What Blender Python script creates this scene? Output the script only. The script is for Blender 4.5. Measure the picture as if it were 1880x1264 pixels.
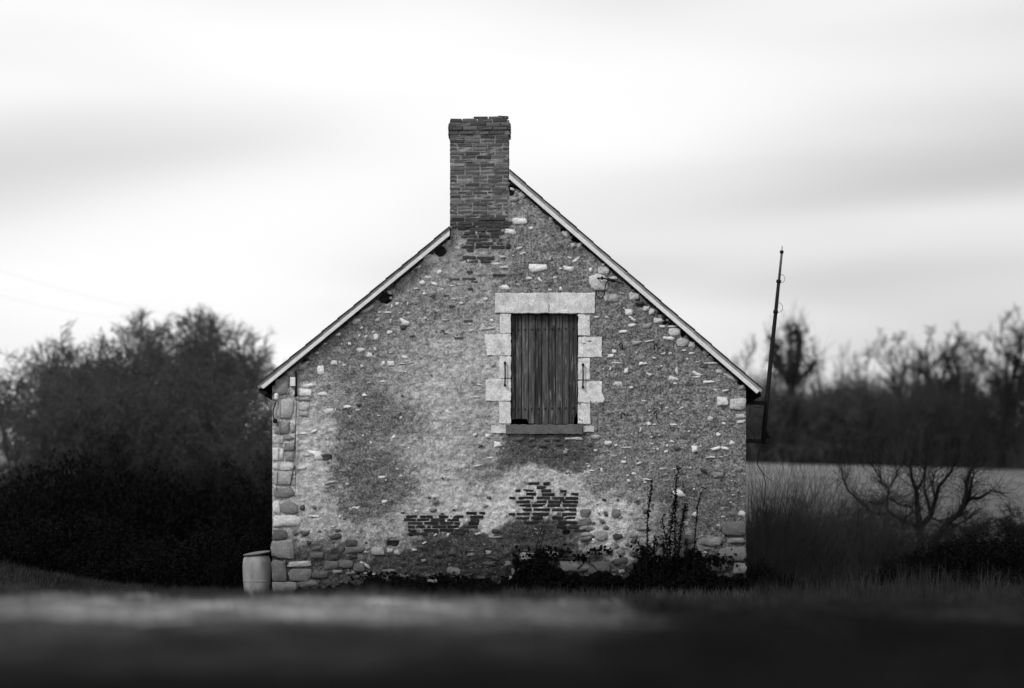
import bpy, math, random
import numpy as np

# ------------------------------------------------------------------ camera, sky, sun, exposure
for o in list(bpy.data.objects):
    bpy.data.objects.remove(o)
scene = bpy.context.scene
COL = scene.collection

F = 85.0 / 36.0 * 1880.0        # focal length in photo pixels
D = 40.0                        # camera to gable wall
S = D / F                       # metres per photo pixel on the wall
HOR = 1000.0                    # photo row of the horizon
CZ = (1105.0 - HOR) * S         # camera height above the ground at the wall

cam_data = bpy.data.cameras.new('camera')
cam = bpy.data.objects.new('camera', cam_data)
COL.objects.link(cam)
cam.location = (0.0, -D, CZ)
cam.rotation_euler = (math.radians(90), 0, 0)
cam_data.lens = 85.0
cam_data.sensor_width = 36.0
cam_data.shift_y = (HOR - 632.0) / 1880.0
cam_data.clip_start = 0.05
cam_data.clip_end = 3000.0
cam_data.dof.use_dof = True
cam_data.dof.focus_distance = D
cam_data.dof.aperture_fstop = 0.72
scene.camera = cam

SUN_EL, SUN_AZ = math.radians(40), math.radians(-138)   # azimuth from +Y, clockwise
sd = (math.sin(SUN_AZ) * math.cos(SUN_EL), math.cos(SUN_AZ) * math.cos(SUN_EL), math.sin(SUN_EL))

world = bpy.data.worlds.new('World')
scene.world = world
world.use_nodes = True
nt = world.node_tree
nt.nodes.clear()
wo = nt.nodes.new('ShaderNodeOutputWorld')
bg = nt.nodes.new('ShaderNodeBackground')
bg.inputs['Strength'].default_value = 0.1
sky = nt.nodes.new('ShaderNodeTexSky')
sky.sky_type = 'NISHITA'
sky.sun_disc = False
sky.sun_elevation = SUN_EL
sky.sun_rotation = SUN_AZ
bw = nt.nodes.new('ShaderNodeRGBToBW')
tc = nt.nodes.new('ShaderNodeTexCoord')
mp = nt.nodes.new('ShaderNodeMapping')
mp.inputs['Scale'].default_value = (1.0, 1.0, 5.5)
mp.inputs['Location'].default_value = (3.364614512743888, -0.23646791300665093, 1.3906814054416197)
n1 = nt.nodes.new('ShaderNodeTexNoise')
n1.inputs['Scale'].default_value = 2.6
n1.inputs['Detail'].default_value = 2.0
n1.inputs['Roughness'].default_value = 0.38
n1.inputs['Distortion'].default_value = 0.4
rp = nt.nodes.new('ShaderNodeValToRGB')
rp.color_ramp.interpolation = 'EASE'
rp.color_ramp.elements[0].position = 0.22
rp.color_ramp.elements[0].color = (5.4, 5.4, 5.4, 1)
rp.color_ramp.elements[1].position = 0.72
rp.color_ramp.elements[1].color = (9.8, 9.8, 9.8, 1)
mx = nt.nodes.new('ShaderNodeMix')
mx.data_type = 'RGBA'
mx.inputs[0].default_value = 0.93
nt.links.new(sky.outputs[0], bw.inputs[0])
nt.links.new(tc.outputs['Generated'], mp.inputs['Vector'])
nt.links.new(mp.outputs[0], n1.inputs['Vector'])
nt.links.new(n1.outputs['Fac'], rp.inputs[0])
nt.links.new(bw.outputs[0], mx.inputs[6])
nt.links.new(rp.outputs[0], mx.inputs[7])
nt.links.new(mx.outputs[2], bg.inputs['Color'])
nt.links.new(bg.outputs[0], wo.inputs[0])

sun_data = bpy.data.lights.new('sun', 'SUN')
sun_data.energy = 1.5
sun_data.angle = math.radians(14)
sun_data.color = (1, 1, 1)
sun = bpy.data.objects.new('sun', sun_data)
COL.objects.link(sun)
from mathutils import Vector
sun.rotation_euler = Vector(sd).to_track_quat('Z', 'Y').to_euler()

scene.view_settings.view_transform = 'Standard'
scene.view_settings.look = 'None'
scene.view_settings.exposure = 0.1
scene.view_settings.gamma = 1.0

# ------------------------------------------------------------------ helpers
RNG = np.random.default_rng(7)
_TAB = np.random.default_rng(99).random((256, 256))

def vnoise(x, y, seed=0):
    x = np.asarray(x, float) + seed * 17.37
    y = np.asarray(y, float) + seed * 9.71
    xi = np.floor(x).astype(int); yi = np.floor(y).astype(int)
    fx = x - xi; fy = y - yi
    fx = fx * fx * (3 - 2 * fx); fy = fy * fy * (3 - 2 * fy)
    g = lambda a, b: _TAB[a & 255, b & 255]
    return (g(xi, yi) * (1 - fx) + g(xi + 1, yi) * fx) * (1 - fy) + (g(xi, yi + 1) * (1 - fx) + g(xi + 1, yi + 1) * fx) * fy

def fbm(x, y, octv=4, seed=0, rough=0.5):
    t = 0; a = 1; n = 0; f = 1
    for i in range(octv):
        t = t + a * vnoise(x * f, y * f, seed + i * 3); n += a
        a *= rough; f *= 2.03
    return t / n

def sstep(a, b, x):
    t = np.clip((x - a) / (b - a), 0, 1)
    return t * t * (3 - 2 * t)

def P(px, py, d=D):
    """photo pixel at distance d from the camera -> world point"""
    return Vector(((px - 940.0) * d / F, d - D, CZ - (py - HOR) * d / F))

def wx(px): return (px - 940.0) * S
def wz(py): return (1105.0 - py) * S

def set_props(o, label=None, cat=None, group=None, kind=None):
    if label: o['label'] = label
    if cat: o['category'] = cat
    if group: o['group'] = group
    if kind: o['kind'] = kind
    return o

def empty(name, loc=(0, 0, 0), label=None, cat=None, group=None):
    o = bpy.data.objects.new(name, None)
    o.empty_display_size = 0.2
    o.location = loc
    COL.objects.link(o)
    return set_props(o, label, cat, group)

def link_mesh(name, me, mat=None, parent=None, tone=None, loc=None):
    o = bpy.data.objects.new(name, me)
    COL.objects.link(o)
    if mat is not None and len(me.materials) == 0:
        me.materials.append(mat)
    if parent is not None:
        o.parent = parent
    if loc is not None:
        o.location = loc
    if tone is not None:
        o.color = (tone, tone, tone, 1)
    return o

def mesh_np(name, V, Fc, smooth=False):
    """V (n,3), Fc (m,k) array of equal sized faces"""
    me = bpy.data.meshes.new(name)
    V = np.asarray(V, np.float32); Fc = np.asarray(Fc, np.int32)
    k = Fc.shape[1]
    me.vertices.add(len(V)); me.vertices.foreach_set('co', V.ravel())
    me.loops.add(Fc.size); me.loops.foreach_set('vertex_index', Fc.ravel())
    me.polygons.add(len(Fc))
    me.polygons.foreach_set('loop_start', np.arange(0, Fc.size, k, dtype=np.int32))
    me.update(calc_edges=True)
    if smooth:
        me.polygons.foreach_set('use_smooth', np.ones(len(Fc), bool))
    return me

class MB:
    def __init__(self):
        self.v = []; self.f = []
    def box(self, x0, x1, y0, y1, z0, z1):
        b = len(self.v)
        self.v += [(x0, y0, z0), (x1, y0, z0), (x1, y1, z0), (x0, y1, z0), (x0, y0, z1), (x1, y0, z1), (x1, y1, z1), (x0, y1, z1)]
        self.f += [tuple(b + i for i in q) for q in ((0, 3, 2, 1), (4, 5, 6, 7), (0, 1, 5, 4), (1, 2, 6, 5), (2, 3, 7, 6), (3, 0, 4, 7))]
        return self
    def prism(self, pts, y0, y1):
        """pts: (x,z) outline, extruded along y"""
        a = 0
        n = len(pts)
        for i in range(n):
            a += pts[i][0] * pts[(i + 1) % n][1] - pts[(i + 1) % n][0] * pts[i][1]
        if a < 0: pts = pts[::-1]
        b = len(self.v)
        self.v += [(p[0], y0, p[1]) for p in pts] + [(p[0], y1, p[1]) for p in pts]
        self.f.append(tuple(b + i for i in range(n)))
        self.f.append(tuple(b + n + i for i in reversed(range(n))))
        for i in range(n):
            j = (i + 1) % n
            self.f.append((b + i, b + n + i, b + n + j, b + j))
        return self
    def tube(self, pts, rad, sides=8):
        pts = [Vector(p) for p in pts]
        if not hasattr(rad, '__len__'): rad = [rad] * len(pts)
        b = len(self.v)
        ref = None
        for i, p in enumerate(pts):
            t = (pts[min(i + 1, len(pts) - 1)] - pts[max(i - 1, 0)]).normalized()
            if ref is None:
                ref = Vector((0, 0, 1)) if abs(t.z) < 0.9 else Vector((1, 0, 0))
            u = (ref - t * ref.dot(t)).normalized(); w = t.cross(u); ref = u
            for k in range(sides):
                a = 2 * math.pi * k / sides
                q = p + (u * math.cos(a) + w * math.sin(a)) * rad[i]
                self.v.append(tuple(q))
        for i in range(len(pts) - 1):
            for k in range(sides):
                k2 = (k + 1) % sides
                self.f.append((b + i * sides + k, b + i * sides + k2, b + (i + 1) * sides + k2, b + (i + 1) * sides + k))
        self.f.append(tuple(b + k for k in reversed(range(sides))))
        self.f.append(tuple(b + (len(pts) - 1) * sides + k for k in range(sides)))
        return self
    def lathe(self, prof, cx, cy, sides=28):
        b = len(self.v)
        for r, z in prof:
            for k in range(sides):
                a = 2 * math.pi * k / sides
                self.v.append((cx + r * math.cos(a), cy + r * math.sin(a), z))
        for i in range(len(prof) - 1):
            for k in range(sides):
                k2 = (k + 1) % sides
                self.f.append((b + i * sides + k, b + i * sides + k2, b + (i + 1) * sides + k2, b + (i + 1) * sides + k))
        self.f.append(tuple(b + k for k in reversed(range(sides))))
        self.f.append(tuple(b + (len(prof) - 1) * sides + k for k in range(sides)))
        return self
    def build(self, name, mat=None, parent=None, tone=None, smooth=False, bevel=0):
        me = bpy.data.meshes.new(name)
        me.from_pydata(self.v, [], self.f)
        me.update()
        if smooth:
            me.polygons.foreach_set('use_smooth', np.ones(len(me.polygons), bool))
        o = link_mesh(name, me, mat, parent, tone)
        if bevel:
            m = o.modifiers.new('bevel', 'BEVEL'); m.width = bevel; m.segments = 2
        return o

def seg_mesh(name, P0, P1, R0, R1, sides=3):
    """tapered prisms for thousands of branch segments at once"""
    P0 = np.asarray(P0, float); P1 = np.asarray(P1, float); R0 = np.asarray(R0, float); R1 = np.asarray(R1, float)
    t = P1 - P0
    t /= np.linalg.norm(t, axis=1, keepdims=True) + 1e-9
    ref = np.where(np.abs(t[:, 2:3]) < 0.9, np.array([[0, 0, 1.0]]), np.array([[1.0, 0, 0]]))
    u = np.cross(t, ref); u /= np.linalg.norm(u, axis=1, keepdims=True) + 1e-9
    w = np.cross(t, u)
    n = len(P0); V = np.zeros((n, 2 * sides, 3))
    for k in range(sides):
        a = 2 * math.pi * k / sides
        dv = u * math.cos(a) + w * math.sin(a)
        V[:, k] = P0 + dv * R0[:, None]
        V[:, sides + k] = P1 + dv * R1[:, None]
    base = (np.arange(n) * 2 * sides)[:, None]
    Fs = []
    for k in range(sides):
        k2 = (k + 1) % sides
        Fs.append(base + np.array([[k, k2, sides + k2, sides + k]]))
    return mesh_np(name, V.reshape(-1, 3), np.concatenate(Fs, 0), smooth=True)

def leaf_mesh(name, C, size, rng, flat=0.0, asp=0.7, normal=None):
    """small pointed leaf (4 vertex kite, folded) at each centre"""
    C = np.asarray(C, float); n = len(C)
    a = rng.normal(size=(n, 3)); a /= np.linalg.norm(a, axis=1, keepdims=True)
    if normal is not None:
        nn = rng.normal(size=(n, 3)) * 0.55 + np.asarray(normal)[None]
        nn /= np.linalg.norm(nn, axis=1, keepdims=True)
        a = a - nn * np.sum(a * nn, 1, keepdims=True); a /= np.linalg.norm(a, axis=1, keepdims=True)
        b = np.cross(nn, a)
    else:
        b = rng.normal(size=(n, 3)); b -= a * np.sum(a * b, 1, keepdims=True); b /= np.linalg.norm(b, axis=1, keepdims=True)
        nn = np.cross(a, b)
    s = (np.asarray(size) * (0.6 + 0.8 * rng.random(n)))[:, None]
    V = np.stack([C - a * s, C + b * s * asp + nn * s * .15 - a * s * .1, C + a * s, C - b * s * asp + nn * s * .15 - a * s * .1], 1)
    Fq = (np.arange(n) * 4)[:, None] + np.array([[0, 1, 2, 3]])
    return mesh_np(name, V.reshape(-1, 3), Fq)

# ------------------------------------------------------------------ materials (black and white photograph: neutral greys)
def new_mat(name, rough=0.9, spec=0.2):
    m = bpy.data.materials.new(name); m.use_nodes = True
    n = m.node_tree
    b = n.nodes['Principled BSDF']
    b.inputs['Roughness'].default_value = rough
    b.inputs['Specular IOR Level'].default_value = spec
    return m, n, b

def add_noise(n, scale, detail=4, rough=0.6, stretch=None, coord='Object'):
    tcn = n.nodes.new('ShaderNodeTexCoord')
    nz = n.nodes.new('ShaderNodeTexNoise')
    nz.inputs['Scale'].default_value = scale
    nz.inputs['Detail'].default_value = detail
    nz.inputs['Roughness'].default_value = rough
    src = tcn.outputs[coord]
    if stretch:
        mpn = n.nodes.new('ShaderNodeMapping'); mpn.inputs['Scale'].default_value = stretch
        n.links.new(src, mpn.inputs['Vector']); src = mpn.outputs[0]
    n.links.new(src, nz.inputs['Vector'])
    return nz

def maprange(n, src, a, b, c, d):
    r = n.nodes.new('ShaderNodeMapRange')
    for i, v in zip((1, 2, 3, 4), (a, b, c, d)): r.inputs[i].default_value = v
    n.links.new(src, r.inputs[0])
    return r.outputs[0]

def mathn(n, op, a, b):
    m = n.nodes.new('ShaderNodeMath'); m.operation = op
    for i, v in enumerate((a, b)):
        if isinstance(v, (int, float)): m.inputs[i].default_value = v
        else: n.links.new(v, m.inputs[i])
    return m.outputs[0]

def set_bump(n, b, src, strength, dist):
    bp = n.nodes.new('ShaderNodeBump')
    bp.inputs['Strength'].default_value = strength; bp.inputs['Distance'].default_value = dist
    n.links.new(src, bp.inputs['Height']); n.links.new(bp.outputs[0], b.inputs['Normal'])

def mat_object_tone(name, scale=30, lo=0.6, hi=1.25, rough=0.9, stretch=None, bump=0.4, bdist=0.01, rnd=0.0, coord='Object', spots=0.0, spec=0.15, big=0.0):
    """base tone comes from the object's own colour, mottled by noise"""
    m, n, b = new_mat(name, rough, spec)
    oi = n.nodes.new('ShaderNodeObjectInfo')
    nz = add_noise(n, scale, 6, 0.65, stretch, coord)
    v = maprange(n, nz.outputs['Fac'], 0.3, 0.7, lo, hi)
    col = n.nodes.new('ShaderNodeSeparateColor'); n.links.new(oi.outputs['Color'], col.inputs[0])
    t = mathn(n, 'MULTIPLY', col.outputs[0], v)
    if big:
        bn = add_noise(n, 6.5, 4, 0.7, None, coord)
        t = mathn(n, 'MULTIPLY', t, maprange(n, bn.outputs['Fac'], 0.32, 0.62, 1 - big, 1.12))
    if rnd:
        t = mathn(n, 'MULTIPLY', t, maprange(n, oi.outputs['Random'], 0, 1, 1 - rnd, 1 + rnd))
    if spots:
        s = add_noise(n, scale * 2.3, 3, 0.7, None, coord)
        t = mathn(n, 'MULTIPLY', t, maprange(n, s.outputs['Fac'], 0.36, 0.46, 1 - spots, 1.0))
    n.links.new(t, b.inputs['Base Color'])
    if bump: set_bump(n, b, nz.outputs['Fac'], bump, bdist)
    return m

def mat_plain(name, tone, scale=20, lo=0.7, hi=1.3, rough=0.9, stretch=None, bump=0.0, bdist=0.01, spec=0.15, coord='Object'):
    m, n, b = new_mat(name, rough, spec)
    nz = add_noise(n, scale, 5, 0.6, stretch, coord)
    v = maprange(n, nz.outputs['Fac'], 0.3, 0.7, lo * tone, hi * tone)
    n.links.new(v, b.inputs['Base Color'])
    if bump: set_bump(n, b, nz.outputs['Fac'], bump, bdist)
    return m

M_stone = mat_object_tone('rubble_stone', 24, 0.72, 1.2, bump=0.8, bdist=0.016, spots=0.22, big=.14)
M_dressed = mat_object_tone('dressed_limestone', 30, 0.72, 1.12, bump=0.6, bdist=0.008, spots=0.5, big=.36)
M_brick = mat_object_tone('old_brick', 40, 0.6, 1.4, bump=0.6, bdist=0.006, rnd=0.28)
def wood_material():
    m, n, b = new_mat('weathered_boards', 0.9, 0.1)
    oi = n.nodes.new('ShaderNodeObjectInfo')
    col = n.nodes.new('ShaderNodeSeparateColor'); n.links.new(oi.outputs['Color'], col.inputs[0])
    grain = add_noise(n, 4.2, 6, 0.65, (9, 9, 0.35))
    t = mathn(n, 'MULTIPLY', col.outputs[0], maprange(n, grain.outputs['Fac'], 0.3, 0.7, 0.2, 2.0))
    t = mathn(n, 'MULTIPLY', t, maprange(n, oi.outputs['Random'], 0, 1, .75, 1.3))
    worn = add_noise(n, 3.4, 5, 0.7, (11, 11, 0.9))
    patch = add_noise(n, 2.6, 3, 0.6, (1.5, 1.5, 1))
    wv = mathn(n, 'MULTIPLY', maprange(n, worn.outputs['Fac'], 0.52, 0.66, 0, .2), maprange(n, patch.outputs['Fac'], 0.42, 0.6, 0.1, 1.0))
    n.links.new(mathn(n, 'ADD', t, wv), b.inputs['Base Color'])
    set_bump(n, b, grain.outputs['Fac'], 0.6, 0.004)
    return m
M_slate = mat_plain('slate', 0.06, 12, 0.6, 1.3, rough=0.7, bump=0.3)
M_wood = wood_material()
M_vergegrey = mat_plain('weathered_verge_grey', 0.34, 7, 0.6, 1.35, stretch=(1, 1, 1), rough=0.8)
M_vergewhite = mat_plain('painted_verge_board', 0.86, 8, 0.82, 1.05, rough=0.7)
M_iron = mat_plain('rusted_iron', 0.012, 30, 0.5, 1.5, rough=0.75, spec=0.2)
M_cable = mat_plain('black_cable', 0.012, 30, 0.7, 1.3, rough=0.6)
M_galv = mat_plain('dull_galvanised_steel', 0.10, 14, 0.7, 1.3, rough=0.6)
M_white = mat_plain('white_plastic', 0.85, 8, 0.9, 1.05, rough=0.5)
M_dark = mat_plain('old_timber_end', 0.02, 15, 0.5, 1.5)
M_barrel = mat_plain('barrel_plastic', 0.34, 4, 0.45, 1.25, rough=0.5, stretch=(1, 1, 0.3), spec=0.35)
M_lid = mat_plain('barrel_lid_plastic', 0.03, 5, 0.8, 1.2, rough=0.4, spec=0.4)
M_bark = mat_object_tone('winter_bark', 12, 0.6, 1.4, bump=0, spec=0.05)
M_leaf = mat_object_tone('dark_leaf', 3, 0.4, 1.6, bump=0, rough=0.8, spec=0.03)
M_grass = mat_object_tone('winter_grass', 2.2, 0.3, 1.75, bump=0, spec=0.0)

def wall_material():
    m, n, b = new_mat('lime_render', 0.95, 0.1)
    at = n.nodes.new('ShaderNodeAttribute'); at.attribute_name = 'tone'
    fine = add_noise(n, 30, 6, 0.82)
    fv = maprange(n, fine.outputs['Fac'], 0.39, 0.62, 0.08, 2.15)
    mid = add_noise(n, 9, 5, 0.65)
    mv = maprange(n, mid.outputs['Fac'], 0.3, 0.7, 0.48, 1.52)
    hor = add_noise(n, 5, 4, 0.6, (1, 1, 4.5))
    hv = maprange(n, hor.outputs['Fac'], 0.3, 0.7, 0.82, 1.2)
    sep = n.nodes.new('ShaderNodeSeparateColor'); n.links.new(at.outputs['Color'], sep.inputs[0])
    # grain strength is held in the attribute's green channel
    g = sep.outputs[1]
    mixf = n.nodes.new('ShaderNodeMix'); mixf.data_type = 'FLOAT'
    n.links.new(g, mixf.inputs[0]); mixf.inputs[2].default_value = 1.0; n.links.new(fv, mixf.inputs[3])
    t = mathn(n, 'MULTIPLY', sep.outputs[0], mixf.outputs[0])
    t = mathn(n, 'MULTIPLY', t, mv)
    t = mathn(n, 'MULTIPLY', t, hv)
    # small pale grit showing through
    vor = n.nodes.new('ShaderNodeTexNoise'); vor.inputs['Scale'].default_value = 24; vor.inputs['Detail'].default_value = 2
    tcn = n.nodes.new('ShaderNodeTexCoord'); mpn = n.nodes.new('ShaderNodeMapping'); mpn.inputs['Scale'].default_value = (1, 1, 1.9)
    mpn.inputs['Location'].default_value = (3.1, 0, 7.7)
    n.links.new(tcn.outputs['Object'], mpn.inputs['Vector']); n.links.new(mpn.outputs[0], vor.inputs['Vector'])
    grit = maprange(n, vor.outputs['Fac'], 0.63, 0.72, 0, 0.30)
    grit = mathn(n, 'MULTIPLY', grit, g)
    t = mathn(n, 'ADD', t, grit)
    n.links.new(t, b.inputs['Base Color'])
    hb = mathn(n, 'ADD', fine.outputs['Fac'], mid.outputs['Fac'])
    set_bump(n, b, hb, 0.8, 0.02)
    return m
M_wall = wall_material()

def ground_material():
    m, n, b = new_mat('turf', 1.0, 0.0)
    at = n.nodes.new('ShaderNodeAttribute'); at.attribute_name = 'tone'
    a = add_noise(n, 2.2, 6, 0.65); c = add_noise(n, 0.25, 4, 0.6, (1, 1, 1))
    av = maprange(n, a.outputs['Fac'], 0.3, 0.7, 0.5, 1.5)
    cv = maprange(n, c.outputs['Fac'], 0.3, 0.7, 0.7, 1.3)
    sep = n.nodes.new('ShaderNodeSeparateColor'); n.links.new(at.outputs['Color'], sep.inputs[0])
    t = mathn(n, 'MULTIPLY', mathn(n, 'MULTIPLY', sep.outputs[0], av), cv)
    n.links.new(t, b.inputs['Base Color'])
    set_bump(n, b, a.outputs['Fac'], 0.6, 0.05)
    return m
M_ground = ground_material()

# ------------------------------------------------------------------ ground
PD = [-40, 0, 6, 10, 14, 20, 24, 30, 37, 43, 52, 65, 90, 120, 150, 190, 240, 330, 600, 1500]
PZ = [.40, .50, .575, .565, .535, .482, .35, .12, .0, .0, .12, .42, 1.75, 3.95, 6.42, 7.7, 9.2, 11, 13, 20]

def ground_z(X, Y):
    X = np.asarray(X, float); Y = np.asarray(Y, float)
    d = Y + D
    z = np.interp(d, PD, PZ)
    z = z - sstep(70, 150, d) * np.clip(X, -60, 60) * 0.027
    z = z + 0.62 * np.exp(-((X + 10.2) / 2.6) ** 2 - ((Y - 2.5) / 2.8) ** 2)          # grassy bank on the left
    z = z + 0.30 * np.exp(-((X - 9.5) / 3.5) ** 2 - ((Y - 7.0) / 3.0) ** 2)
    z = z - 0.012 * X * sstep(4, 18, d) * (1 - sstep(24, 34, d))
    z = z + (fbm(X * 0.55 + 4, Y * 0.2, 3, 17) - 0.5) * 0.10 * sstep(9, 17, d) * (1 - sstep(24, 32, d))
    rough = np.clip(1 - np.abs(d - 10) / 60, 0.15, 1)
    z = z + (fbm(X * 0.9, Y * 0.55, 4, 3) - 0.5) * 0.12 * rough * sstep(2, 9, d) * (1 - 0.6 * sstep(30, 36, d))
    z = z + (fbm(X * 3.5, Y * 3.5, 4, 8) - 0.5) * 0.085 * (d < 30)
    z = z + (fbm(X * 0.05, Y * 0.05, 3, 11) - 0.5) * 0.8 * sstep(65, 120, d) * (1 - sstep(120, 149, d))
    return z

def ground_tone(X, Y):
    d = Y + D
    px = 940 + X * F / np.maximum(d, 1)
    w = fbm(X * 0.8, Y * 0.3, 4, 21)
    pale = sstep(10.5, 15.5, d + (w - .5) * 7) * (1 - sstep(22, 27, d))
    pale = pale * (0.22 + 1.1 * sstep(.36, .62, .55 * fbm(X * 1.2 + 9, Y * .5, 3, 25) + .45 * fbm(X * 4.2, Y * 1.3, 3, 27)))
    t = (0.008 + 0.024 * sstep(6.5, 11, d)) + 0.235 * pale + 0.05 * sstep(.40, .62, .5 * w + .5 * fbm(X * 3, Y * 1.2, 3, 29)) * sstep(6, 12, d)  # ground darkens towards the camera, a vignette painted into its tone
    vignette_right = sstep(0.0, 1.2, X + (w - .5) * 1.4 - 0.015 * d + 0.3) * (1 - sstep(24, 28, d))  # corner vignette painted as darker ground on the right
    t = t * (1 - 0.93 * vignette_right)
    vignette_left = sstep(0.6, 2.2, -X - 0.1 * d + (w - .5) * 1.5) * (1 - sstep(24, 28, d))  # weaker painted vignette towards the left corner
    t = t * (1 - 0.3 * vignette_left)
    near = sstep(26, 32, d) * (1 - sstep(54, 80, d))
    t = t * (1 - near) + 0.035 * near
    field = sstep(62, 150, d)
    t = np.where(d > 56, 0.035 * (1 - field) + field * (0.21 - 0.08 * sstep(8, 40, X)), t)  # field tone falls off rightward and nearer, painted vignette
    wood = sstep(149.5, 151.5, d + (vnoise(X * .4, 0 * X, 4) - .5) * 1.0)
    t = t * (1 - wood) + 0.022 * wood
    return np.clip(t, 0.008, 1)

ys = np.concatenate([np.arange(-80, -40, 4), np.arange(-40, -14, .14), np.arange(-14, 20, .4), np.arange(20, 105, 2.0), np.arange(105, 115, .5), np.arange(115, 200, 5), np.geomspace(200, 1400, 20)])
xs_half = np.concatenate([np.arange(0, 6, .16), np.arange(6, 16, .4), np.arange(16, 60, 2.5), np.geomspace(60, 900, 16)])
xs = np.unique(np.concatenate([-xs_half, xs_half]))
GX, GY = np.meshgrid(xs, ys)
GZ = ground_z(GX, GY)
V = np.stack([GX, GY, GZ], -1).reshape(-1, 3)
nx, ny = len(xs), len(ys)
I = (np.arange(ny - 1)[:, None] * nx + np.arange(nx - 1)[None]).ravel()
me = mesh_np('ground', V, np.stack([I, I + 1, I + nx + 1, I + nx], 1), smooth=True)
ca = me.color_attributes.new('tone', 'FLOAT_COLOR', 'POINT')
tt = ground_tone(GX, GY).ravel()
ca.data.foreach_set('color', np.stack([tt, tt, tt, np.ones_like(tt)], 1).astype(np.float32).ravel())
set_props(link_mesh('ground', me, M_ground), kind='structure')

def gz(x, y): return float(ground_z(np.array([x]), np.array([y]))[0])

# ------------------------------------------------------------------ the stone house
ZK = 4.6825
def regs(ox, oy, rows):
    return [(ox + r[0] / ZK, oy + r[1] / ZK, r[2] / ZK, r[3] / ZK, r[4], (r[5] if len(r) > 5 else 0)) for r in rows]

STONES = []
STONES += regs(780, 190, [(755, 735, 60, 25, .8, 20), (835, 790, 75, 50, .6, 35), (818, 1015, 135, 60, .95), (735, 1105, 120, 45, .85, 8), (910, 1075, 45, 35, .8), (1215, 1125, 75, 50, .75, 30), (1330, 1220, 52, 50, .6), (1080, 990, 55, 28, .75, 38), (765, 825, 90, 45, .45), (1275, 1220, 50, 50, .55)])
STONES += regs(460, 400, [(1550, 355, 140, 80, .7), (1625, 465, 55, 40, .85, -25), (1475, 560, 50, 45, .9), (1580, 570, 72, 28, .9, 30), (1425, 610, 55, 20, .85), (1495, 655, 38, 25, .9, 20), (1440, 425, 70, 18, .85, -15), (1690, 225, 90, 50, .55, -30), (1010, 790, 140, 38, .6, -32), (1195, 645, 60, 25, .7, 20), (1205, 690, 30, 25, .75), (1260, 740, 40, 35, .85), (1215, 760, 25, 40, .8), (1350, 740, 18, 32, .75), (1110, 815, 30, 20, .85), (1180, 815, 80, 20, .85), (1290, 815, 30, 10, .8), (910, 890, 70, 45, .7, -20), (1095, 880, 55, 45, .5), (1205, 890, 20, 45, .85), (955, 950, 25, 25, .8), (750, 1005, 55, 30, .8, -15), (1055, 985, 25, 20, .85), (1195, 985, 55, 35, .94), (935, 1015, 20, 25, .85), (995, 1020, 38, 24, .9, -30), (1080, 1030, 45, 60, .85, 15), (850, 1085, 32, 40, .85), (640, 1085, 40, 20, .8, -20), (570, 1165, 38, 20, .85, -20), (945, 1140, 72, 45, .7), (1070, 1130, 25, 42, .8, -15), (1205, 1160, 30, 15, .85), (1140, 1245, 32, 35, .92), (1210, 1245, 72, 30, .92), (720, 1245, 70, 42, .8), (480, 1250, 90, 30, .7, -25), (1750, 700, 60, 22, .55), (1575, 685, 30, 20, .03, -15), (1590, 815, 30, 20, .06), (1650, 970, 30, 20, .1), (1560, 650, 75, 55, .4), (1310, 945, 60, 50, .1), (1385, 1010, 60, 30, .3)])
STONES += regs(780, 400, [(685, 600, 90, 50, .9, -5), (680, 425, 95, 25, .7), (1230, 440, 100, 48, .85, 8), (1165, 440, 30, 20, .8), (1305, 360, 78, 34, .8, -35), (1245, 345, 42, 20, .8, 20), (895, 520, 70, 28, .72, 10), (990, 535, 55, 24, .9, 50), (1120, 515, 40, 25, .7), (800, 575, 42, 12, .8, 20), (1075, 622, 40, 20, .85), (1170, 610, 30, 40, .85), (960, 600, 32, 30, .5), (1425, 450, 40, 45, .85), (1540, 455, 92, 66, .7), (1535, 403, 30, 25, .85), (1495, 555, 155, 140, .7), (1620, 520, 80, 30, .75), (1600, 690, 120, 70, .55), (1790, 625, 35, 25, .8), (1800, 675, 92, 65, .7), (1750, 815, 85, 62, .93), (1785, 870, 90, 26, .85, 35), (1780, 925, 70, 32, .85), (1705, 980, 95, 28, .95), (1810, 1075, 55, 40, .5), (1630, 1150, 45, 40, .92), (1600, 1190, 62, 36, .85), (1650, 1250, 92, 13, .92), (1820, 1160, 20, 20, .8), (815, 260, 62, 24, .7, -15), (665, 335, 62, 25, .65), (575, 885, 32, 40, .8, -30), (545, 955, 110, 22, .55, -8), (400, 970, 50, 25, .6), (390, 915, 40, 20, .72), (180, 880, 60, 12, .72), (240, 700, 42, 30, .55), (315, 735, 42, 25, .65), (525, 700, 52, 35, .65), (235, 585, 42, 20, .65), (715, 245, 45, 60, .06, 20), (1075, 355, 30, 45, .5), (1350, 1245, 10, 10, .8), (640, 690, 30, 25, .6)])
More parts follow.
